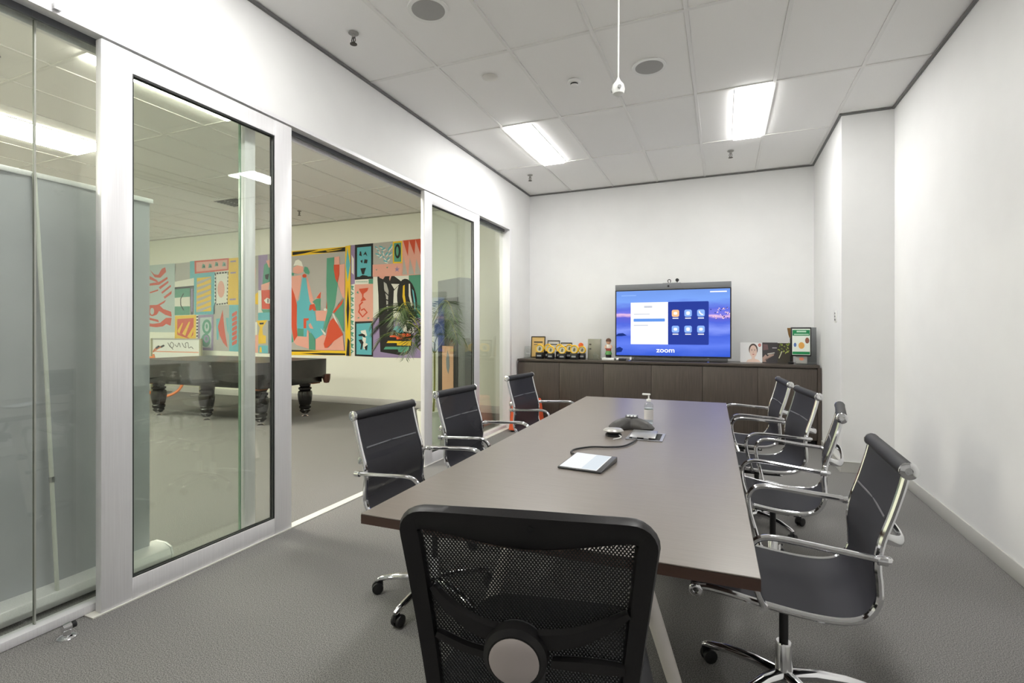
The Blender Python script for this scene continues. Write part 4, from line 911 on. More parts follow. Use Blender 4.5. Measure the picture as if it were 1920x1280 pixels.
  ('R',[(-5.934,1.837),(-6.008,1.772),(-5.998,1.714),(-6.026,1.647),(-5.927,1.546),(-5.811,1.636),(-5.888,1.715),(-5.967,1.688),(-5.952,1.664),(-5.898,1.689),(-5.843,1.641),(-5.925,1.573),(-5.994,1.654),(-5.965,1.71),(-5.977,1.761),(-5.909,1.818)]),
  ('G',[(-6.059,1.992),(-6.026,2.027),(-6.01,1.973)]),
  ('G',[(-6.048,1.534),(-6.004,1.56),(-5.992,1.533)]),
  ('G',[(-5.827,1.541),(-5.768,1.549),(-5.795,1.519)])],
 [('K',[(-6.099,1.475),(-5.697,1.483),(-5.697,0.85),(-6.099,0.856)]),
  ('T',[(-6.064,1.439),(-5.729,1.451),(-5.729,0.885),(-6.064,0.888)]),
  ('W',[(-5.97,1.31),(-5.86,1.327),(-5.827,1.221),(-5.926,1.202)]),
  ('K',[(-6.026,1.238),(-5.937,1.265),(-5.871,1.238),(-5.86,1.167),(-5.926,1.211),(-6.004,1.216)]),
  ('W',[(-5.926,1.202),(-5.849,1.185),(-5.86,1.096),(-5.816,1.079),(-5.827,0.99),(-5.904,0.98),(-5.926,1.095)]),
  ('K',[(-6.015,1.148),(-5.948,1.158),(-5.904,1.104),(-5.926,1.042),(-5.948,0.974),(-5.975,0.979),(-5.959,1.068)]),
  ('K',[(-5.882,1.024),(-5.816,1.061),(-5.827,0.963),(-5.865,0.971)])],
 [('S',[(-5.697,2.857),(-5.272,2.863),(-5.272,2.473),(-5.697,2.477)]),
  ('T',[(-5.582,2.743),(-5.6,2.745),(-5.631,2.764),(-5.656,2.787),(-5.661,2.802),(-5.642,2.8),(-5.612,2.781),(-5.587,2.758)]),
  ('W',[(-5.569,2.722),(-5.584,2.725),(-5.609,2.74),(-5.63,2.76),(-5.635,2.771),(-5.62,2.769),(-5.595,2.753),(-5.574,2.734)]),
  ('T',[(-5.553,2.67),(-5.569,2.677),(-5.591,2.703),(-5.606,2.731),(-5.604,2.746),(-5.587,2.739),(-5.565,2.714),(-5.551,2.685)]),
  ('W',[(-5.538,2.651),(-5.551,2.657),(-5.568,2.679),(-5.581,2.702),(-5.581,2.714),(-5.568,2.708),(-5.55,2.686),(-5.538,2.663)]),
  ('T',[(-5.477,2.767),(-5.495,2.764),(-5.53,2.773),(-5.563,2.788),(-5.573,2.801),(-5.555,2.804),(-5.52,2.795),(-5.488,2.78)]),
  ('W',[(-5.466,2.744),(-5.48,2.742),(-5.51,2.75),(-5.537,2.763),(-5.546,2.773),(-5.532,2.774),(-5.502,2.766),(-5.475,2.754)]),
  ('T',[(-5.476,2.636),(-5.491,2.646),(-5.507,2.673),(-5.515,2.703),(-5.511,2.717),(-5.496,2.708),(-5.479,2.68),(-5.471,2.65)]),
  ('W',[(-5.46,2.617),(-5.471,2.626),(-5.484,2.649),(-5.491,2.673),(-5.489,2.685),(-5.477,2.677),(-5.464,2.654),(-5.457,2.629)]),
  ('T',[(-5.429,2.553),(-5.446,2.558),(-5.473,2.58),(-5.492,2.606),(-5.494,2.621),(-5.476,2.617),(-5.45,2.595),(-5.43,2.568)]),
  ('W',[(-5.415,2.534),(-5.429,2.538),(-5.45,2.557),(-5.467,2.578),(-5.469,2.59),(-5.456,2.585),(-5.434,2.567),(-5.417,2.545)]),
  ('T',[(-5.507,2.652),(-5.512,2.638),(-5.537,2.617),(-5.567,2.603),(-5.586,2.602),(-5.581,2.617),(-5.556,2.637),(-5.525,2.652)]),
  ('W',[(-5.495,2.622),(-5.499,2.611),(-5.52,2.594),(-5.545,2.582),(-5.56,2.581),(-5.555,2.592),(-5.534,2.609),(-5.509,2.621)]),
  ('T',[(-5.376,2.684),(-5.377,2.67),(-5.397,2.646),(-5.423,2.627),(-5.441,2.624),(-5.439,2.639),(-5.42,2.663),(-5.393,2.682)]),
  ('W',[(-5.362,2.654),(-5.365,2.642),(-5.381,2.623),(-5.403,2.607),(-5.417,2.604),(-5.414,2.615),(-5.398,2.635),(-5.376,2.651)]),
  ('T',[(-5.331,2.773),(-5.329,2.758),(-5.343,2.731),(-5.365,2.709),(-5.381,2.704),(-5.383,2.719),(-5.369,2.745),(-5.347,2.768)]),
  ('W',[(-5.316,2.742),(-5.316,2.73),(-5.328,2.708),(-5.345,2.689),(-5.358,2.684),(-5.358,2.696),(-5.346,2.718),(-5.329,2.737)]),
  ('T',[(-5.297,2.817),(-5.292,2.803),(-5.3,2.774),(-5.316,2.749),(-5.331,2.741),(-5.336,2.756),(-5.328,2.784),(-5.311,2.81)]),
  ('W',[(-5.281,2.785),(-5.278,2.774),(-5.285,2.75),(-5.298,2.729),(-5.309,2.722),(-5.312,2.734),(-5.305,2.757),(-5.292,2.779)]),
  ('T',[(-5.341,2.593),(-5.344,2.578),(-5.366,2.556),(-5.395,2.539),(-5.413,2.538),(-5.409,2.552),(-5.387,2.574),(-5.359,2.591)]),
  ('W',[(-5.328,2.563),(-5.332,2.551),(-5.351,2.533),(-5.374,2.519),(-5.388,2.517),(-5.384,2.528),(-5.365,2.546),(-5.342,2.561)]),
  ('T',[(-5.382,2.508),(-5.399,2.505),(-5.435,2.513),(-5.467,2.528),(-5.477,2.541),(-5.46,2.544),(-5.424,2.536),(-5.392,2.52)]),
  ('W',[(-5.371,2.485),(-5.385,2.483),(-5.414,2.491),(-5.441,2.503),(-5.45,2.513),(-5.436,2.515),(-5.407,2.507),(-5.38,2.495)]),
  ('T',[(-5.296,2.674),(-5.301,2.66),(-5.325,2.64),(-5.355,2.626),(-5.373,2.625),(-5.369,2.64),(-5.344,2.66),(-5.314,2.674)]),
  ('W',[(-5.284,2.645),(-5.289,2.634),(-5.309,2.617),(-5.334,2.605),(-5.348,2.604),(-5.343,2.615),(-5.323,2.632),(-5.298,2.644)]),
  ('T',[(-5.552,2.639),(-5.569,2.637),(-5.605,2.645),(-5.638,2.661),(-5.648,2.674),(-5.63,2.677),(-5.595,2.668),(-5.562,2.652)]),
  ('W',[(-5.54,2.617),(-5.555,2.615),(-5.584,2.623),(-5.612,2.635),(-5.621,2.645),(-5.606,2.647),(-5.577,2.639),(-5.55,2.626)]),
  ('T',[(-5.428,2.764),(-5.436,2.751),(-5.464,2.734),(-5.498,2.725),(-5.516,2.727),(-5.508,2.74),(-5.479,2.757),(-5.446,2.766)]),
  ('W',[(-5.416,2.735),(-5.423,2.725),(-5.448,2.712),(-5.475,2.703),(-5.49,2.705),(-5.483,2.715),(-5.458,2.728),(-5.431,2.736)]),
  ('Y',[(-5.272,2.855),(-5.076,2.858),(-5.076,2.471),(-5.272,2.478)]),
  ('G',[(-5.245,2.827),(-5.1,2.829),(-5.1,2.498),(-5.245,2.503)]),
  ('K',[(-5.111,2.68),(-5.115,2.633),(-5.129,2.593),(-5.149,2.567),(-5.173,2.559),(-5.196,2.57),(-5.216,2.598),(-5.23,2.639),(-5.235,2.687),(-5.23,2.735),(-5.216,2.774),(-5.196,2.8),(-5.173,2.808),(-5.149,2.797),(-5.129,2.769),(-5.115,2.728)]),
  ('G',[(-5.15,2.682),(-5.154,2.641),(-5.164,2.611),(-5.179,2.601),(-5.193,2.613),(-5.204,2.644),(-5.208,2.686),(-5.204,2.727),(-5.193,2.757),(-5.179,2.767),(-5.164,2.755),(-5.154,2.724)]),
  ('P',[(-5.076,2.864),(-4.673,2.868),(-4.673,2.261),(-5.076,2.256)]),
  ('R',[(-5.059,2.857),(-4.941,2.86),(-4.962,2.585)]),
  ('R',[(-4.941,2.86),(-4.809,2.862),(-4.829,2.603)]),
  ('R',[(-4.809,2.862),(-4.669,2.864),(-4.689,2.553)]),
  ('S',[(-5.072,2.273),(-5.051,2.59),(-4.97,2.269)]),
  ('S',[(-4.95,2.268),(-4.923,2.557),(-4.833,2.272)]),
  ('S',[(-4.823,2.271),(-4.793,2.533),(-4.693,2.266)]),
  ('P',[(-5.697,2.477),(-5.076,2.471),(-5.076,2.256),(-5.697,2.264)]),
  ('V',[(-5.231,2.393),(-5.199,2.386),(-5.179,2.43),(-5.173,2.385),(-5.127,2.388),(-5.162,2.36),(-5.142,2.324),(-5.183,2.351),(-5.22,2.331),(-5.204,2.365)]),
  ('G',[(-5.632,2.385),(-5.6,2.398),(-5.611,2.367)]),
  ('G',[(-5.408,2.419),(-5.366,2.425),(-5.387,2.395)])],
 [('W',[(-5.697,2.264),(-4.95,2.268),(-4.95,1.532),(-5.697,1.536)]),
  ('G',[(-4.95,2.268),(-4.673,2.265),(-4.673,1.526),(-4.95,1.532)]),
  ('V',[(-5.697,1.536),(-4.673,1.526),(-4.673,0.85),(-5.697,0.841)]),
  ('K',[(-5.604,2.296),(-5.525,2.338),(-5.354,2.329),(-5.086,2.15),(-5.258,2.004),(-5.274,1.657),(-5.258,1.362),(-4.893,1.267),(-4.881,1.105),(-4.903,1.002),(-4.964,0.916),(-5.076,0.883),(-5.54,0.941),(-5.568,1.415),(-5.583,1.943),(-5.604,2.208)]),
  ('P',[(-5.574,2.273),(-5.493,2.305),(-5.408,2.305),(-5.483,2.212),(-5.557,2.241)]),
  ('P',[(-5.341,2.285),(-5.303,2.269),(-5.341,2.18),(-5.354,2.216)]),
  ('W',[(-5.314,2.127),(-5.137,2.117),(-5.245,2.029)]),
  ('S',[(-5.468,2.168),(-5.408,2.13),(-5.366,2.007),(-5.377,1.868),(-5.377,1.658),(-5.408,1.694),(-5.419,1.904),(-5.461,2.045)]),
  ('K',[(-5.451,2.009),(-5.371,1.937),(-5.371,1.916),(-5.446,1.974)]),
  ('K',[(-5.43,1.869),(-5.375,1.85),(-5.375,1.829),(-5.425,1.843)]),
  ('K',[(-5.417,1.764),(-5.375,1.772),(-5.375,1.749),(-5.413,1.743)]),
  ('W',[(-5.076,2.136),(-5.117,1.999),(-5.189,1.863),(-5.179,1.655),(-5.015,1.481),(-4.974,1.275),(-5.076,1.31),(-5.258,1.657),(-5.245,1.986)]),
  ('K',[(-4.788,1.854),(-4.783,1.76),(-4.792,1.672),(-4.813,1.596),(-4.847,1.535),(-4.89,1.496),(-4.939,1.479),(-4.992,1.487),(-5.044,1.52),(-5.093,1.574),(-5.134,1.647),(-5.165,1.734),(-5.184,1.828),(-5.189,1.923),(-5.18,2.012),(-5.157,2.09),(-5.123,2.15),(-5.079,2.189),(-5.029,2.204),(-4.976,2.194),(-4.924,2.16),(-4.876,2.105),(-4.836,2.032),(-4.806,1.946)]),
  ('Y',[(-5.066,2.084),(-5.031,2.1),(-5.031,1.928),(-5.004,1.773),(-4.929,1.6),(-4.95,1.583),(-5.031,1.722),(-5.076,1.895)]),
  ('W',[(-4.95,2.114),(-4.923,2.113),(-4.909,1.925),(-4.869,1.753),(-4.893,1.719),(-4.95,1.909)]),
  ('T',[(-4.883,2.026),(-4.853,1.991),(-4.813,1.786),(-4.809,1.633),(-4.837,1.65),(-4.849,1.821)]),
  ('W',[(-5.21,1.5),(-4.873,1.497),(-4.833,1.276),(-4.954,1.275),(-5.117,1.448)]),
  ('K',[(-5.025,1.481),(-4.994,1.481),(-4.943,1.31),(-4.974,1.301)]),
  ('K',[(-4.943,1.481),(-4.917,1.481),(-4.873,1.31),(-4.897,1.301)]),
  ('T',[(-5.283,1.327),(-5.231,1.388),(-5.158,1.399),(-5.086,1.361),(-5.051,1.279),(-5.199,1.275),(-5.21,1.318)]),
  ('O',[(-5.324,1.257),(-4.913,1.267),(-4.903,1.164),(-5.199,1.163),(-5.199,1.197),(-5.341,1.202)]),
  ('Y',[(-5.377,1.135),(-4.903,1.135),(-4.903,1.057),(-5.189,1.059),(-5.189,1.099),(-5.408,1.097)]),
  ('G',[(-5.43,1.033),(-4.933,1.039),(-4.95,0.984),(-5.035,0.94),(-5.158,0.943),(-5.168,0.99),(-5.468,0.986)]),
  ('K',[(-4.833,1.31),(-4.673,1.403),(-4.673,1.381),(-4.829,1.284)]),
  ('K',[(-4.823,1.242),(-4.673,1.335),(-4.673,1.313),(-4.819,1.216)]),
  ('K',[(-4.813,1.174),(-4.673,1.267),(-4.673,1.245),(-4.809,1.148)]),
  ('K',[(-4.803,1.106),(-4.673,1.2),(-4.673,1.178),(-4.799,1.08)]),
  ('K',[(-4.793,1.038),(-4.673,1.132),(-4.673,1.11),(-4.789,1.012)])],
 [('B',[(-12.054,2.769),(-10.94,2.773),(-10.957,1.277),(-12.107,1.287)]),
  ('R',[(-11.793,2.671),(-11.639,2.564),(-11.503,2.547),(-11.386,2.674),(-11.269,2.702),(-11.236,2.602),(-11.436,2.478),(-11.622,2.497)]),
  ('R',[(-11.863,2.563),(-11.537,2.427),(-11.503,2.371),(-11.845,2.473)]),
  ('R',[(-11.845,2.361),(-11.47,2.391),(-11.203,2.491),(-11.186,2.446),(-11.47,2.325),(-11.828,2.315)]),
  ('R',[(-11.811,2.17),(-11.503,2.227),(-11.503,2.194),(-11.776,2.146)]),
  ('R',[(-11.487,2.271),(-11.17,2.402),(-11.163,2.358),(-11.436,2.225)]),
  ('R',[(-11.402,2.158),(-11.087,2.312),(-11.077,2.268),(-11.369,2.124)]),
  ('R',[(-11.319,2.057),(-11.054,2.18),(-11.064,2.115),(-11.286,2.012)]),
  ('R',[(-11.537,1.885),(-11.236,1.989),(-11.302,1.924),(-11.503,1.851)]),
  ('R',[(-11.897,1.881),(-11.47,1.884),(-11.336,1.793),(-11.071,1.724),(-11.054,1.615),(-11.269,1.661),(-11.47,1.751),(-11.554,1.664),(-11.708,1.633),(-11.88,1.691)]),
  ('B',[(-11.639,1.743),(-11.652,1.697),(-11.686,1.67),(-11.729,1.67),(-11.763,1.699),(-11.776,1.745),(-11.763,1.791),(-11.729,1.818),(-11.686,1.818),(-11.652,1.789)]),
  ('R',[(-11.915,1.624),(-11.503,1.553),(-11.47,1.498),(-11.811,1.556)]),
  ('R',[(-11.915,1.489),(-11.673,1.466),(-11.436,1.486),(-11.236,1.595),(-11.054,1.593),(-11.087,1.419),(-11.236,1.463),(-11.336,1.409),(-11.571,1.388),(-11.811,1.41)])],
 [('S',[(-10.957,2.763),(-10.471,2.776),(-10.471,2.407),(-10.957,2.372)]),
  ('W',[(-10.957,2.372),(-10.346,2.43),(-10.346,2.265),(-10.957,2.247)]),
  ('K',[(-10.957,2.253),(-10.346,2.269),(-10.346,2.222),(-10.957,2.21)]),
  ('G',[(-10.957,2.21),(-10.471,2.222),(-10.471,1.651),(-10.957,1.644)]),
  ('W',[(-10.957,2.025),(-10.471,2.035),(-10.471,1.832),(-10.957,1.837)]),
  ('K',[(-10.679,2.12),(-10.777,2.002),(-10.777,1.868),(-10.679,1.745),(-10.654,1.754),(-10.749,1.872),(-10.749,1.996),(-10.654,2.11)]),
  ('D',[(-10.471,2.237),(-10.346,2.248),(-10.352,1.656),(-10.455,1.651)]),
  ('V',[(-10.43,2.204),(-10.383,2.206),(-10.383,1.714),(-10.43,1.714)])],
 [('T',[(-10.471,2.791),(-9.713,2.792),(-9.713,1.652),(-10.336,1.649),(-10.346,2.434),(-10.471,2.418)]),
  ('R',[(-10.33,2.79),(-9.297,2.796),(-9.297,2.545),(-10.321,2.518)]),
  ('P',[(-10.274,2.757),(-9.346,2.762),(-9.346,2.578),(-10.268,2.558)]),
  ('G',[(-10.105,2.625),(-10.074,2.718),(-10.004,2.693),(-9.992,2.623)]),
  ('K',[(-10.068,2.648),(-10.035,2.68),(-9.998,2.636)]),
  ('G',[(-9.907,2.621),(-9.877,2.714),(-9.808,2.689),(-9.796,2.62)]),
  ('K',[(-9.871,2.645),(-9.838,2.676),(-9.802,2.633)]),
  ('G',[(-9.713,2.647),(-9.683,2.739),(-9.615,2.715),(-9.603,2.646)]),
  ('K',[(-9.677,2.67),(-9.644,2.702),(-9.609,2.659)]),
  ('G',[(-9.491,2.636),(-9.462,2.727),(-9.395,2.703),(-9.383,2.635)]),
  ('K',[(-9.456,2.659),(-9.424,2.691),(-9.389,2.648)]),
  ('Y',[(-10.249,2.426),(-9.817,2.438),(-9.817,1.72),(-10.268,1.712)]),
  ('S',[(-10.243,2.346),(-10.089,2.378),(-9.823,2.424),(-9.823,2.393),(-10.059,2.322),(-10.243,2.282)]),
  ('S',[(-10.243,2.227),(-10.089,2.26),(-9.823,2.307),(-9.823,2.276),(-10.059,2.204),(-10.243,2.164)]),
  ('S',[(-10.243,2.109),(-10.089,2.142),(-9.823,2.191),(-9.823,2.159),(-10.059,2.087),(-10.243,2.046)]),
  ('S',[(-10.243,1.991),(-10.089,2.025),(-9.823,2.074),(-9.823,2.043),(-10.059,1.969),(-10.243,1.927)]),
  ('S',[(-10.243,1.872),(-10.089,1.907),(-9.823,1.957),(-9.823,1.926),(-10.059,1.852),(-10.243,1.809)]),
  ('S',[(-10.243,1.754),(-10.089,1.789),(-9.823,1.841),(-9.823,1.81),(-10.059,1.734),(-10.243,1.69)])],
 [('K',[(-9.719,2.517),(-9.288,2.522),(-9.328,1.858),(-9.71,1.837)]),
  ('W',[(-9.674,2.48),(-9.334,2.488),(-9.369,1.887),(-9.668,1.869)]),
  ('P',[(-9.421,2.161),(-9.429,2.095),(-9.452,2.039),(-9.486,2.002),(-9.526,1.99),(-9.567,2.004),(-9.601,2.043),(-9.624,2.1),(-9.632,2.168),(-9.624,2.235),(-9.601,2.291),(-9.567,2.328),(-9.526,2.34),(-9.486,2.325),(-9.452,2.286),(-9.429,2.228)]),
  ('W',[(-9.692,2.512),(-9.656,2.512),(-9.674,2.474)]),
  ('W',[(-9.692,1.84),(-9.662,1.842),(-9.677,1.879)]),
  ('W',[(-9.609,2.512),(-9.573,2.513),(-9.591,2.474)]),
  ('W',[(-9.615,1.845),(-9.585,1.847),(-9.6,1.884)]),
  ('W',[(-9.526,2.513),(-9.491,2.513),(-9.509,2.475)]),
  ('W',[(-9.538,1.85),(-9.509,1.851),(-9.524,1.889)]),
  ('W',[(-9.445,2.513),(-9.41,2.514),(-9.427,2.475)]),
  ('W',[(-9.462,1.854),(-9.433,1.856),(-9.447,1.893)]),
  ('W',[(-9.363,2.514),(-9.328,2.514),(-9.346,2.476)]),
  ('W',[(-9.386,1.859),(-9.357,1.86),(-9.372,1.898)]),
  ('W',[(-9.713,2.471),(-9.668,2.432),(-9.713,2.405)]),
  ('W',[(-9.3,2.464),(-9.346,2.435),(-9.3,2.402)]),
  ('W',[(-9.713,2.396),(-9.668,2.357),(-9.713,2.33)]),
  ('W',[(-9.304,2.39),(-9.35,2.362),(-9.304,2.329)]),
  ('W',[(-9.713,2.322),(-9.668,2.283),(-9.713,2.255)]),
  ('W',[(-9.308,2.317),(-9.354,2.288),(-9.308,2.256)]),
  ('W',[(-9.713,2.247),(-9.668,2.208),(-9.713,2.181)]),
  ('W',[(-9.313,2.244),(-9.359,2.215),(-9.313,2.182)]),
  ('W',[(-9.713,2.173),(-9.668,2.134),(-9.713,2.106)]),
  ('W',[(-9.317,2.17),(-9.363,2.141),(-9.317,2.109)]),
  ('W',[(-9.713,2.098),(-9.668,2.059),(-9.713,2.032)]),
  ('W',[(-9.321,2.097),(-9.368,2.067),(-9.321,2.035)]),
  ('W',[(-9.713,2.023),(-9.668,1.985),(-9.713,1.957)]),
  ('W',[(-9.326,2.023),(-9.372,1.994),(-9.326,1.962)]),
  ('W',[(-9.713,1.949),(-9.668,1.91),(-9.713,1.882)]),
  ('W',[(-9.33,1.95),(-9.376,1.92),(-9.33,1.889)]),
  ('Y',[(-9.288,2.788),(-9.003,2.788),(-9.003,1.835),(-9.323,1.841)]),
  ('V',[(-9.245,2.732),(-9.088,2.736),(-9.088,2.704),(-9.245,2.704)]),
  ('V',[(-9.245,2.502),(-9.088,2.505),(-9.088,2.473),(-9.245,2.472)]),
  ('V',[(-9.265,1.963),(-9.088,1.968),(-9.088,1.934),(-9.265,1.93)])],
 [('Y',[(-10.947,1.635),(-10.274,1.649),(-10.29,0.887),(-10.966,0.909)]),
  ('R',[(-10.876,1.565),(-10.349,1.582),(-10.367,1.225),(-10.493,1.139),(-10.876,1.224)]),
  ('Y',[(-10.876,1.31),(-10.715,1.482),(-10.683,1.482),(-10.811,1.245)]),
  ('Y',[(-10.715,1.246),(-10.508,1.502),(-10.461,1.502),(-10.619,1.203)]),
  ('Y',[(-10.556,1.182),(-10.367,1.395),(-10.355,1.331),(-10.461,1.14)]),
  ('R',[(-10.779,1.008),(-10.683,1.035),(-10.619,1.021),(-10.493,1.043),(-10.352,1.024),(-10.367,0.966),(-10.779,0.955)]),
  ('W',[(-10.274,1.642),(-10.206,1.648),(-10.218,0.905),(-10.287,0.891)]),
  ('K',[(-10.268,1.623),(-10.212,1.625),(-10.212,1.591),(-10.268,1.589)]),
  ('K',[(-10.268,1.555),(-10.212,1.557),(-10.212,1.523),(-10.268,1.522)]),
  ('K',[(-10.268,1.488),(-10.212,1.489),(-10.212,1.456),(-10.268,1.454)]),
  ('K',[(-10.268,1.42),(-10.212,1.422),(-10.212,1.388),(-10.268,1.386)]),
  ('K',[(-10.268,1.352),(-10.212,1.354),(-10.212,1.321),(-10.268,1.318)]),
  ('K',[(-10.268,1.285),(-10.212,1.287),(-10.212,1.253),(-10.268,1.251)]),
  ('K',[(-10.268,1.217),(-10.212,1.219),(-10.212,1.185),(-10.268,1.183)]),
  ('K',[(-10.268,1.149),(-10.212,1.152),(-10.212,1.118),(-10.268,1.115)]),
  ('K',[(-10.268,1.082),(-10.212,1.084),(-10.212,1.05),(-10.268,1.048)]),
  ('K',[(-10.268,1.014),(-10.212,1.017),(-10.212,0.983),(-10.268,0.98)]),
  ('K',[(-10.268,0.946),(-10.212,0.949),(-10.212,0.915),(-10.268,0.912)]),
  ('V',[(-10.206,1.644),(-9.751,1.653),(-9.751,0.899),(-10.225,0.909)]),
  ('B',[(-10.145,1.584),(-9.802,1.597),(-9.811,0.956),(-10.157,0.96)]),
  ('G',[(-9.805,1.393),(-9.816,1.334),(-9.845,1.283),(-9.89,1.249),(-9.944,1.237),(-9.997,1.249),(-10.042,1.283),(-10.073,1.334),(-10.083,1.394),(-10.073,1.454),(-10.042,1.505),(-9.997,1.539),(-9.944,1.55),(-9.89,1.538),(-9.845,1.504),(-9.816,1.453)]),
  ('B',[(-9.871,1.393),(-9.878,1.35),(-9.898,1.315),(-9.927,1.296),(-9.96,1.296),(-9.989,1.315),(-10.009,1.35),(-10.016,1.394),(-10.009,1.437),(-9.989,1.472),(-9.96,1.492),(-9.927,1.491),(-9.898,1.472),(-9.878,1.437)]),
  ('G',[(-9.913,1.404),(-9.922,1.367),(-9.944,1.352),(-9.965,1.367),(-9.974,1.404),(-9.965,1.441),(-9.944,1.456),(-9.922,1.441)]),
  ('G',[(-9.835,1.112),(-9.846,1.058),(-9.876,1.012),(-9.921,0.98),(-9.974,0.969),(-10.027,0.979),(-10.073,1.009),(-10.103,1.055),(-10.114,1.11),(-10.103,1.165),(-10.073,1.211),(-10.027,1.243),(-9.974,1.253),(-9.921,1.243),(-9.876,1.212),(-9.846,1.166)]),
  ('V',[(-9.874,1.143),(-9.885,1.101),(-9.913,1.071),(-9.953,1.059),(-9.992,1.07),(-10.021,1.1),(-10.032,1.142),(-10.021,1.184),(-9.992,1.215),(-9.953,1.226),(-9.913,1.215),(-9.885,1.185)]),
  ('G',[(-9.916,1.143),(-9.927,1.113),(-9.953,1.101),(-9.978,1.113),(-9.989,1.142),(-9.978,1.172),(-9.953,1.185),(-9.927,1.172)])],
 [('S',[(-9.751,1.837),(-9.288,1.841),(-9.288,0.892),(-9.751,0.899)]),
  ('T',[(-9.668,1.558),(-9.55,1.568),(-9.609,1.124),(-9.653,1.124)]),
  ('R',[(-9.477,1.746),(-9.439,1.433),(-9.389,1.187),(-9.334,0.962),(-9.462,1.063),(-9.573,1.227),(-9.621,1.393),(-9.55,1.557)]),
  ('T',[(-9.389,1.576),(-9.302,1.575),(-9.302,1.228),(-9.346,1.31)]),
  ('T',[(-9.288,1.837),(-8.989,1.835),(-8.989,0.89),(-9.288,0.892)]),
  ('R',[(-9.208,1.656),(-9.088,1.715),(-9.059,1.694),(-9.074,1.634),(-9.202,1.595)]),
  ('R',[(-9.208,1.558),(-9.088,1.618),(-9.059,1.597),(-9.074,1.537),(-9.202,1.497)]),
  ('R',[(-9.208,1.461),(-9.088,1.521),(-9.059,1.5),(-9.074,1.44),(-9.202,1.4)]),
  ('R',[(-9.208,1.363),(-9.088,1.423),(-9.059,1.403),(-9.074,1.342),(-9.202,1.302)]),
  ('R',[(-9.208,1.265),(-9.088,1.326),(-9.059,1.306),(-9.074,1.245),(-9.202,1.204)]),
  ('R',[(-9.208,1.168),(-9.088,1.229),(-9.059,1.209),(-9.074,1.148),(-9.202,1.107)]),
  ('R',[(-9.208,1.07),(-9.088,1.132),(-9.059,1.112),(-9.074,1.051),(-9.202,1.009)])],
 [('S',[(-9.003,2.788),(-8.472,2.802),(-8.472,0.871),(-9.003,0.89)]),
  ('P',[(-8.989,2.541),(-8.545,2.56),(-8.573,1.846),(-8.989,1.835)]),
  ('R',[(-8.89,2.758),(-8.627,2.773),(-8.627,2.604),(-8.89,2.577)]),
  ('Y',[(-8.573,2.025),(-8.472,2.082),(-8.472,1.825),(-8.573,1.846)]),
  ('P',[(-8.89,1.209),(-8.477,1.231),(-8.477,0.875),(-8.89,0.884)]),
  ('W',[(-8.682,1.47),(-8.505,1.488),(-8.505,1.231),(-8.682,1.21)]),
  ('K',[(-8.682,0.951),(-8.6,0.952),(-8.6,0.916),(-8.682,0.915)]),
  ('V',[(-8.472,2.802),(-7.946,2.811),(-7.946,2.086),(-8.472,2.102)]),
  ('K',[(-8.724,2.429),(-8.627,2.429),(-8.674,2.403),(-8.641,2.386),(-8.724,2.393)]),
  ('K',[(-8.724,2.361),(-8.627,2.361),(-8.674,2.335),(-8.641,2.318),(-8.724,2.325)]),
  ('K',[(-8.724,2.293),(-8.627,2.293),(-8.674,2.267),(-8.641,2.25),(-8.724,2.257)]),
  ('K',[(-8.724,2.225),(-8.627,2.226),(-8.674,2.199),(-8.641,2.182),(-8.724,2.189)]),
  ('K',[(-8.724,2.157),(-8.627,2.158),(-8.674,2.132),(-8.641,2.115),(-8.724,2.121)]),
  ('K',[(-8.724,2.089),(-8.627,2.09),(-8.674,2.064),(-8.641,2.047),(-8.724,2.053)]),
  ('K',[(-8.724,2.021),(-8.627,2.023),(-8.674,1.996),(-8.641,1.979),(-8.724,1.985)]),
  ('K',[(-8.724,1.953),(-8.627,1.955),(-8.674,1.928),(-8.641,1.912),(-8.724,1.917)]),
  ('K',[(-8.724,1.885),(-8.627,1.887),(-8.674,1.86),(-8.641,1.844),(-8.724,1.849)]),
  ('S',[(-8.222,2.809),(-7.946,2.811),(-7.946,2.086),(-8.222,2.094)]),
  ('G',[(-8.316,2.608),(-8.077,2.713),(-8.025,2.399),(-8.236,2.134),(-8.369,2.138)]),
  ('P',[(-8.262,2.684),(-8.13,2.706),(-8.103,2.559),(-8.183,2.543)]),
  ('K',[(-8.289,2.41),(-8.183,2.425),(-8.209,2.309),(-8.276,2.331)]),
  ('P',[(-8.391,2.217),(-8.156,2.268),(-8.209,2.113),(-8.391,2.107)]),
  ('W',[(-8.472,2.11),(-8.383,2.107),(-8.383,1.675),(-8.472,1.666)]),
  ('R',[(-8.388,2.107),(-7.946,2.115),(-7.946,1.733),(-8.369,1.74)]),
  ('W',[(-8.316,1.91),(-8.236,1.957),(-8.103,1.915),(-8.103,1.837),(-8.262,1.85)]),
  ('K',[(-8.222,1.937),(-8.196,1.937),(-8.196,1.858),(-8.222,1.859)]),
  ('G',[(-8.383,1.734),(-7.946,1.733),(-7.946,1.62),(-8.316,1.625)]),
  ('T',[(-8.472,1.666),(-7.946,1.675),(-7.946,1.519),(-8.472,1.518)]),
  ('S',[(-8.472,1.518),(-7.946,1.519),(-7.946,0.86),(-8.472,0.867)]),
  ('Y',[(-8.518,1.508),(-8.222,1.522),(-8.356,1.369),(-8.343,1.231),(-8.262,1.212),(-8.262,1.065),(-8.464,1.053),(-8.464,1.231),(-8.423,1.369)]),
  ('K',[(-8.437,1.468),(-8.316,1.473),(-8.329,1.438),(-8.423,1.434)]),
  ('T',[(-8.464,1.017),(-8.209,1.026),(-8.209,0.869),(-8.464,0.871)]),
  ('Y',[(-8.423,0.994),(-8.383,0.994),(-8.369,0.886),(-8.437,0.885)]),
  ('D',[(-8.204,1.506),(-8.077,1.509),(-8.077,0.866),(-8.196,0.867)])],
]

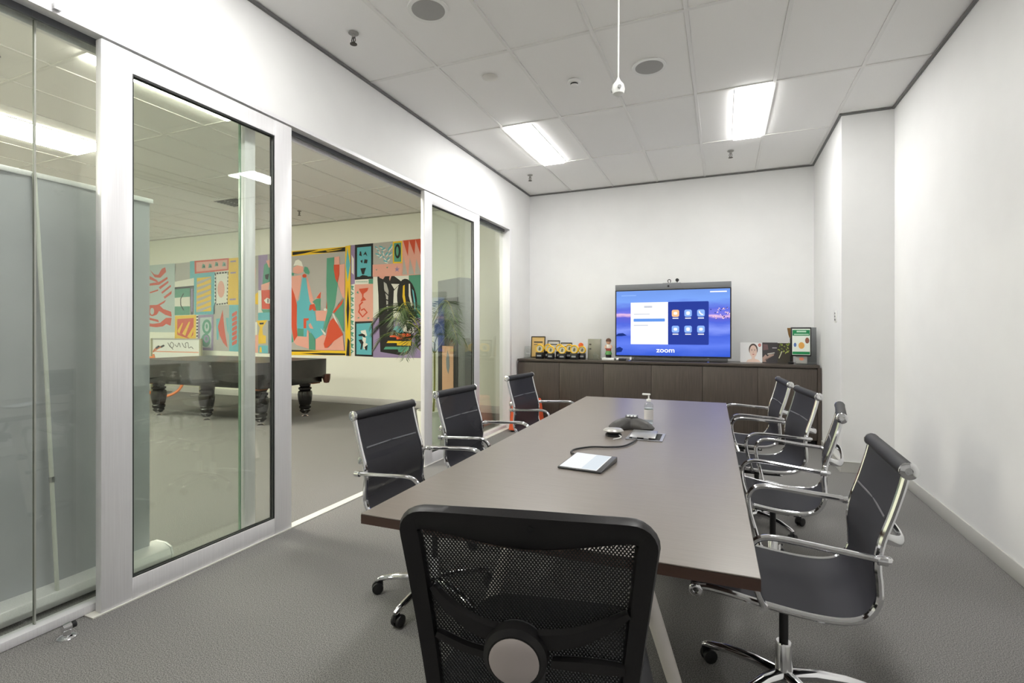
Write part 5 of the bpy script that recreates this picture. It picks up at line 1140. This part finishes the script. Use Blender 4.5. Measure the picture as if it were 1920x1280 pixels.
mu = thing('wall_mural', 'colourful abstract mural of collage panels on the hall wall', 'mural', (0, HYB, 0))
for shapes in MURAL:
    b = MB()
    for i, (c, poly) in enumerate(shapes):
        b.prism(poly, -.001 if i == 0 else -.0015 - .0003 * (i - 1), -.0018 - .0003 * i, 'xz', KEYS.index(c))
    b.build('painted_panel', PM, mu, smooth=10)

# orange bicycle
M_bor = mat('bicycle_orange', (232, 124, 44), .35); 
bk = thing('bicycle', 'orange bicycle parked behind the pool table', 'bicycle', (-10.08, 6.5, 0), radians(50))
def wheel(x):
    w_ = MB().tube([(x + .325 * cos(2 * pi * k / 36), 0, .355 + .325 * sin(2 * pi * k / 36)) for k in range(36)], .026, 10, closed=True).build('tyre', M_bor, bk)
    MB().tube([(x + .295 * cos(2 * pi * k / 36), 0, .355 + .295 * sin(2 * pi * k / 36)) for k in range(36)], .011, 8, closed=True).build('rim', M_steel, w_)
    MB().lathe([(.0, -.04), (.02, -.04), (.02, .04), (.0, .04)], c=(x, 0, .355), axis='y', seg=12).build('hub', M_steel, w_)
    sp = MB()
    for k in range(18):
        a = 2 * pi * k / 18; sp.tube([(x, .02 if k % 2 else -.02, .355), (x + .295 * cos(a), 0, .355 + .295 * sin(a))], .0018, 4)
    sp.build('spokes', M_steel, w_)
wheel(0); wheel(-1.06)
fr_ = MB()
for a, b_ in (((-.16, 0, .80), (-.62, 0, .78)), ((-.16, 0, .72), (-.56, 0, .30)), ((-.64, 0, .84), (-.56, 0, .30)), ((-.56, 0, .30), (-1.06, 0, .355)), ((-.63, 0, .78), (-1.06, 0, .355)), ((-.17, 0, .86), (-.13, 0, .66))): fr_.tube([a, b_], .019, 10)
fr_.build('frame', M_bor, bk)
MB().tube([(-.13, .0, .68), (-.10, .045, .60), (-.03, .045, .42), (0, .045, .355)], .012, 8).tube([(-.13, .0, .68), (-.10, -.045, .60), (-.03, -.045, .42), (0, -.045, .355)], .012, 8).build('fork', M_bor, bk)
hb = MB().tube(bez([(-.06, -.28, 1.0), (-.12, -.18, .96), (-.17, 0, .90), (-.12, .18, .96), (-.06, .28, 1.0)], 5), .011, 8).build('handlebar', M_bor, bk)
for s_ in (-1, 1): MB().tube([(-.085, s_ * .245, .985), (-.04, s_ * .31, 1.015)], .019, 8).build('grip', M_black, hb)
MB().hexa([(-.80, -.07, .88), (-.52, -.02, .88), (-.52, .02, .88), (-.80, .07, .88)], [(-.80, -.07, .93), (-.52, -.015, .92), (-.52, .015, .92), (-.80, .07, .93)]).build('saddle', M_black, bk, bevel=.012)
MB().lathe([(.0, -.006), (.09, -.006), (.09, .006), (.0, .006)], c=(-.56, -.05, .30), axis='y', seg=20).build('chainring', M_steel, bk)
for s_ in (-1, 1): MB().tube([(-.56, s_ * .06, .30), (-.56 + s_ * .12, s_ * .07, .20)], .010, 6).tube([(-.56 + s_ * .12, s_ * .07, .20), (-.56 + s_ * .12, s_ * .16, .20)], .014, 6).build('crank', M_black, bk)
# white sign board behind the bicycle
sb = thing('sign_board', 'white lettered board on steel posts behind the orange bicycle', 'sign', (-10.35, 7.06, 0))
MB().box(-.95, .52, -.012, .012, .30, 1.12).build('board', mat('sign_white', (226, 228, 226), .4), sb)
for x in (-.97, .55): MB().box(x - .03, x + .03, -.02, .02, .0, 1.15).build('post', mat('sign_post', (150, 148, 118), .4, .4), sb, bevel=.004)
for x in (-.97, .55): MB().box(x - .05, x + .05, -.2, .2, 0, .02).build('foot', M_steel, sb, bevel=.004)
MB().box(-.94, .52, -.016, .016, 1.12, 1.15).build('top_rail', M_steel, sb)
sc2 = MB()
for q in ([(-.45, 1.06), (-.38, .98), (-.30, .96), (-.26, 1.02), (-.33, 1.07), (-.38, 1.0), (-.28, .92)], [(-.22, 1.02), (-.15, .98), (-.10, 1.06), (-.05, .97)], [(0, 1.06), (.06, .98), (.12, .97), (.10, 1.05), (.18, 1.06), (.20, .96), (.28, .98), (.34, .94)]):
    sc2.tube(bez([(x, -.0135, z) for x, z in q], 5), .008, 6, flat=(1, .3))
sc2.build('script_lettering', M_ink, sb)
MB().box(-.9, .5, -.0135, -.0125, .86, .88).build('coral_line', paper('coral_line', (230, 150, 120)), sb)

# pull-up banner seen from behind, close to the glass
bn = thing('pull_up_banner', 'grey back of a pull-up banner stand behind the near glass', 'banner', (-2.97, 1.30, 0))
M_ban = grain(mat('banner_back', (184, 185, 192), .35, spec=.5), (174, 175, 182), nscale=2, bump=.35, bdist=.06, bscale=1.3)
nY, nZ = 16, 14; vs = []; fs = []
for side in (0, 1):
    for j in range(nZ + 1):
        for i in range(nY + 1):
            y = -.58 + 1.12 * i / nY; z = .10 + 1.93 * j / nZ
            vs.append((.006 * sin(y * 9 + .6) - .045 * (j / nZ) * 0 - side * .0015, y, z))
Q = (nY + 1) * (nZ + 1)
for side in (0, 1):
    for j in range(nZ):
        for i in range(nY):
            a = side * Q + j * (nY + 1) + i; f = (a, a + 1, a + nY + 2, a + nY + 1); fs.append(f if side == 0 else f[::-1])
MB().add(vs, fs).build('banner_sheet', M_ban, bn, smooth=60)
MB().box(-.014, .014, -.59, .55, 2.025, 2.05).build('top_rail', M_alu, bn, bevel=.004)
cs = MB().prism([(-.09, .02), (.09, .02), (.10, .05), (.085, .085), (.04, .102), (-.04, .102), (-.085, .085), (-.10, .05)], -.62, .60, 'xz').build('cassette', M_alu, bn, bevel=.004)
for y in (-.62, .60): MB().prism([(-.094, .014), (.094, .014), (.104, .05), (.09, .09), (.04, .107), (-.04, .107), (-.09, .09), (-.104, .05)], y - .006, y + .006, 'xz').build('end_plate', M_alu, cs, bevel=.003)
po = MB().tube([(.075, .075, .075), (.05, .045, 1.1), (.022, .012, 2.04)], .0085, 8).build('support_pole', mat('pole_white', (216, 218, 212), .35), bn)
MB().tube([(.063, .06, .60), (.0625, .0595, .625)], .011, 8).build('pole_joint', M_steel, po)
for y in (-.4, .4): MB().box(-.20, .20, y - .02, y + .02, .0, .014).build('foot', M_alu, bn, bevel=.003)
for y, s_ in ((-.22, .12), (.35, .14)): pass
# potted palm by the far door
pp = thing('potted_palm', 'green palm in a white tapered planter beside the far sliding door', 'plant', (-3.02, 4.88, 0))
MB().lathe([(.0, .0), (.095, .0), (.10, .01), (.155, .41), (.155, .425), (.138, .425), (.13, .36), (.0, .36)], seg=28).build('planter', mat('planter_white', (226, 228, 216), .4), pp)
MB().lathe([(.0, .372), (.134, .37), (.134, .36), (.0, .36)], seg=20).build('soil', mat('soil', (92, 66, 44), .9), pp)
M_stem = mat('palm_stem', (150, 152, 70), .5); M_frond = [mat('palm_leaf_a', (50, 70, 38), .5), mat('palm_leaf_b', (72, 92, 50), .5)]
rn = random.Random(21)
def frond(base, az, rise, length, droop, idx):
    dirx, diry = cos(az), sin(az); pts = []
    for k in range(13):
        q = k / 12; r = length * (q - .15 * q * q); z = rise * sin(q * pi * .62) - droop * q * q
        pts.append(Vector((base.x + dirx * r, base.y + diry * r, base.z + z)))
    st_ = MB().tube(pts, [.005 * (1 - .7 * k / 12) for k in range(13)], 5).build('frond_rib', M_stem, pp)
    b = MB(); side = Vector((-diry, dirx, 0))
    for k in range(3, 13):
        for hk in (0, .33, .66):
            if k == 12 and hk: continue
            p = pts[k].lerp(pts[min(k + 1, 12)], hk); tdir = (pts[min(k + 1, 12)] - pts[k - 1]).normalized(); L = length * (.36 - .18 * abs((k - 6) / 7)) * (1 - .35 * (k > 10))
            for s_ in (-1, 1):
                d = (side * s_ * .8 + tdir * .75 + Vector((0, 0, -.12 - .1 * rn.random()))).normalized(); e = p + d * L + Vector((0, 0, -.22 * L)); m_ = p + d * L * .5 + Vector((0, 0, -.02))
                w = tdir.cross(d).cross(d).normalized() * .0055
                b.add([p, m_ + w, e, m_ - w], [(0, 1, 2, 3)])
    b.build('leaflets', M_frond[idx % 2], st_)
for k in range(6):
    a = k * 1.05; bx_, by_ = .035 * cos(a), .035 * sin(a); top = Vector((.07 * cos(a) - .02, .07 * sin(a), 1.05 + .12 * (k % 3)))
    MB().tube(bez([(bx_, by_, .365), (bx_ * 1.4, by_ * 1.4, .66), tuple(top)], 4), [.010] * 9, 7).build('stem', M_stem, pp)
    for q in range(3):
        az = a + 2.1 * q + .5; right = max(0, cos(az - .6)); frond(top, az, .36 + .18 * rn.random(), (.60 + .22 * rn.random()) * (1 - .42 * right), .16 + .2 * rn.random(), k + q)
# grey display tower behind the far door
import_dir = Vector((-.85, .53, 0)); ang = math.atan2(.53, -.85)
dt = thing('display_tower', 'tall grey display tower with a peach panel, seen through the far door', 'display', (-3.22, 5.92, 0), ang)
MB().box(0, .62, -.20, 0, 0, 2.02).build('body', mat('tower_grey', (122, 124, 124), .45), dt, bevel=.004)
fp = MB().box(.03, .59, 0, .012, .12, 1.76).build('front_panel', M_black, dt, bevel=.003)
MB().box(.14, .46, .012, .016, .16, 1.10).build('peach_panel', paper('peach', (226, 178, 146)), fp)
MB().prism([(.28, .72), (.33, .80), (.34, .92), (.30, 1.04), (.25, .95), (.24, .82)], .016, .018, 'xz').build('leaf_print', paper('leaf_blue', (130, 140, 150)), fp)
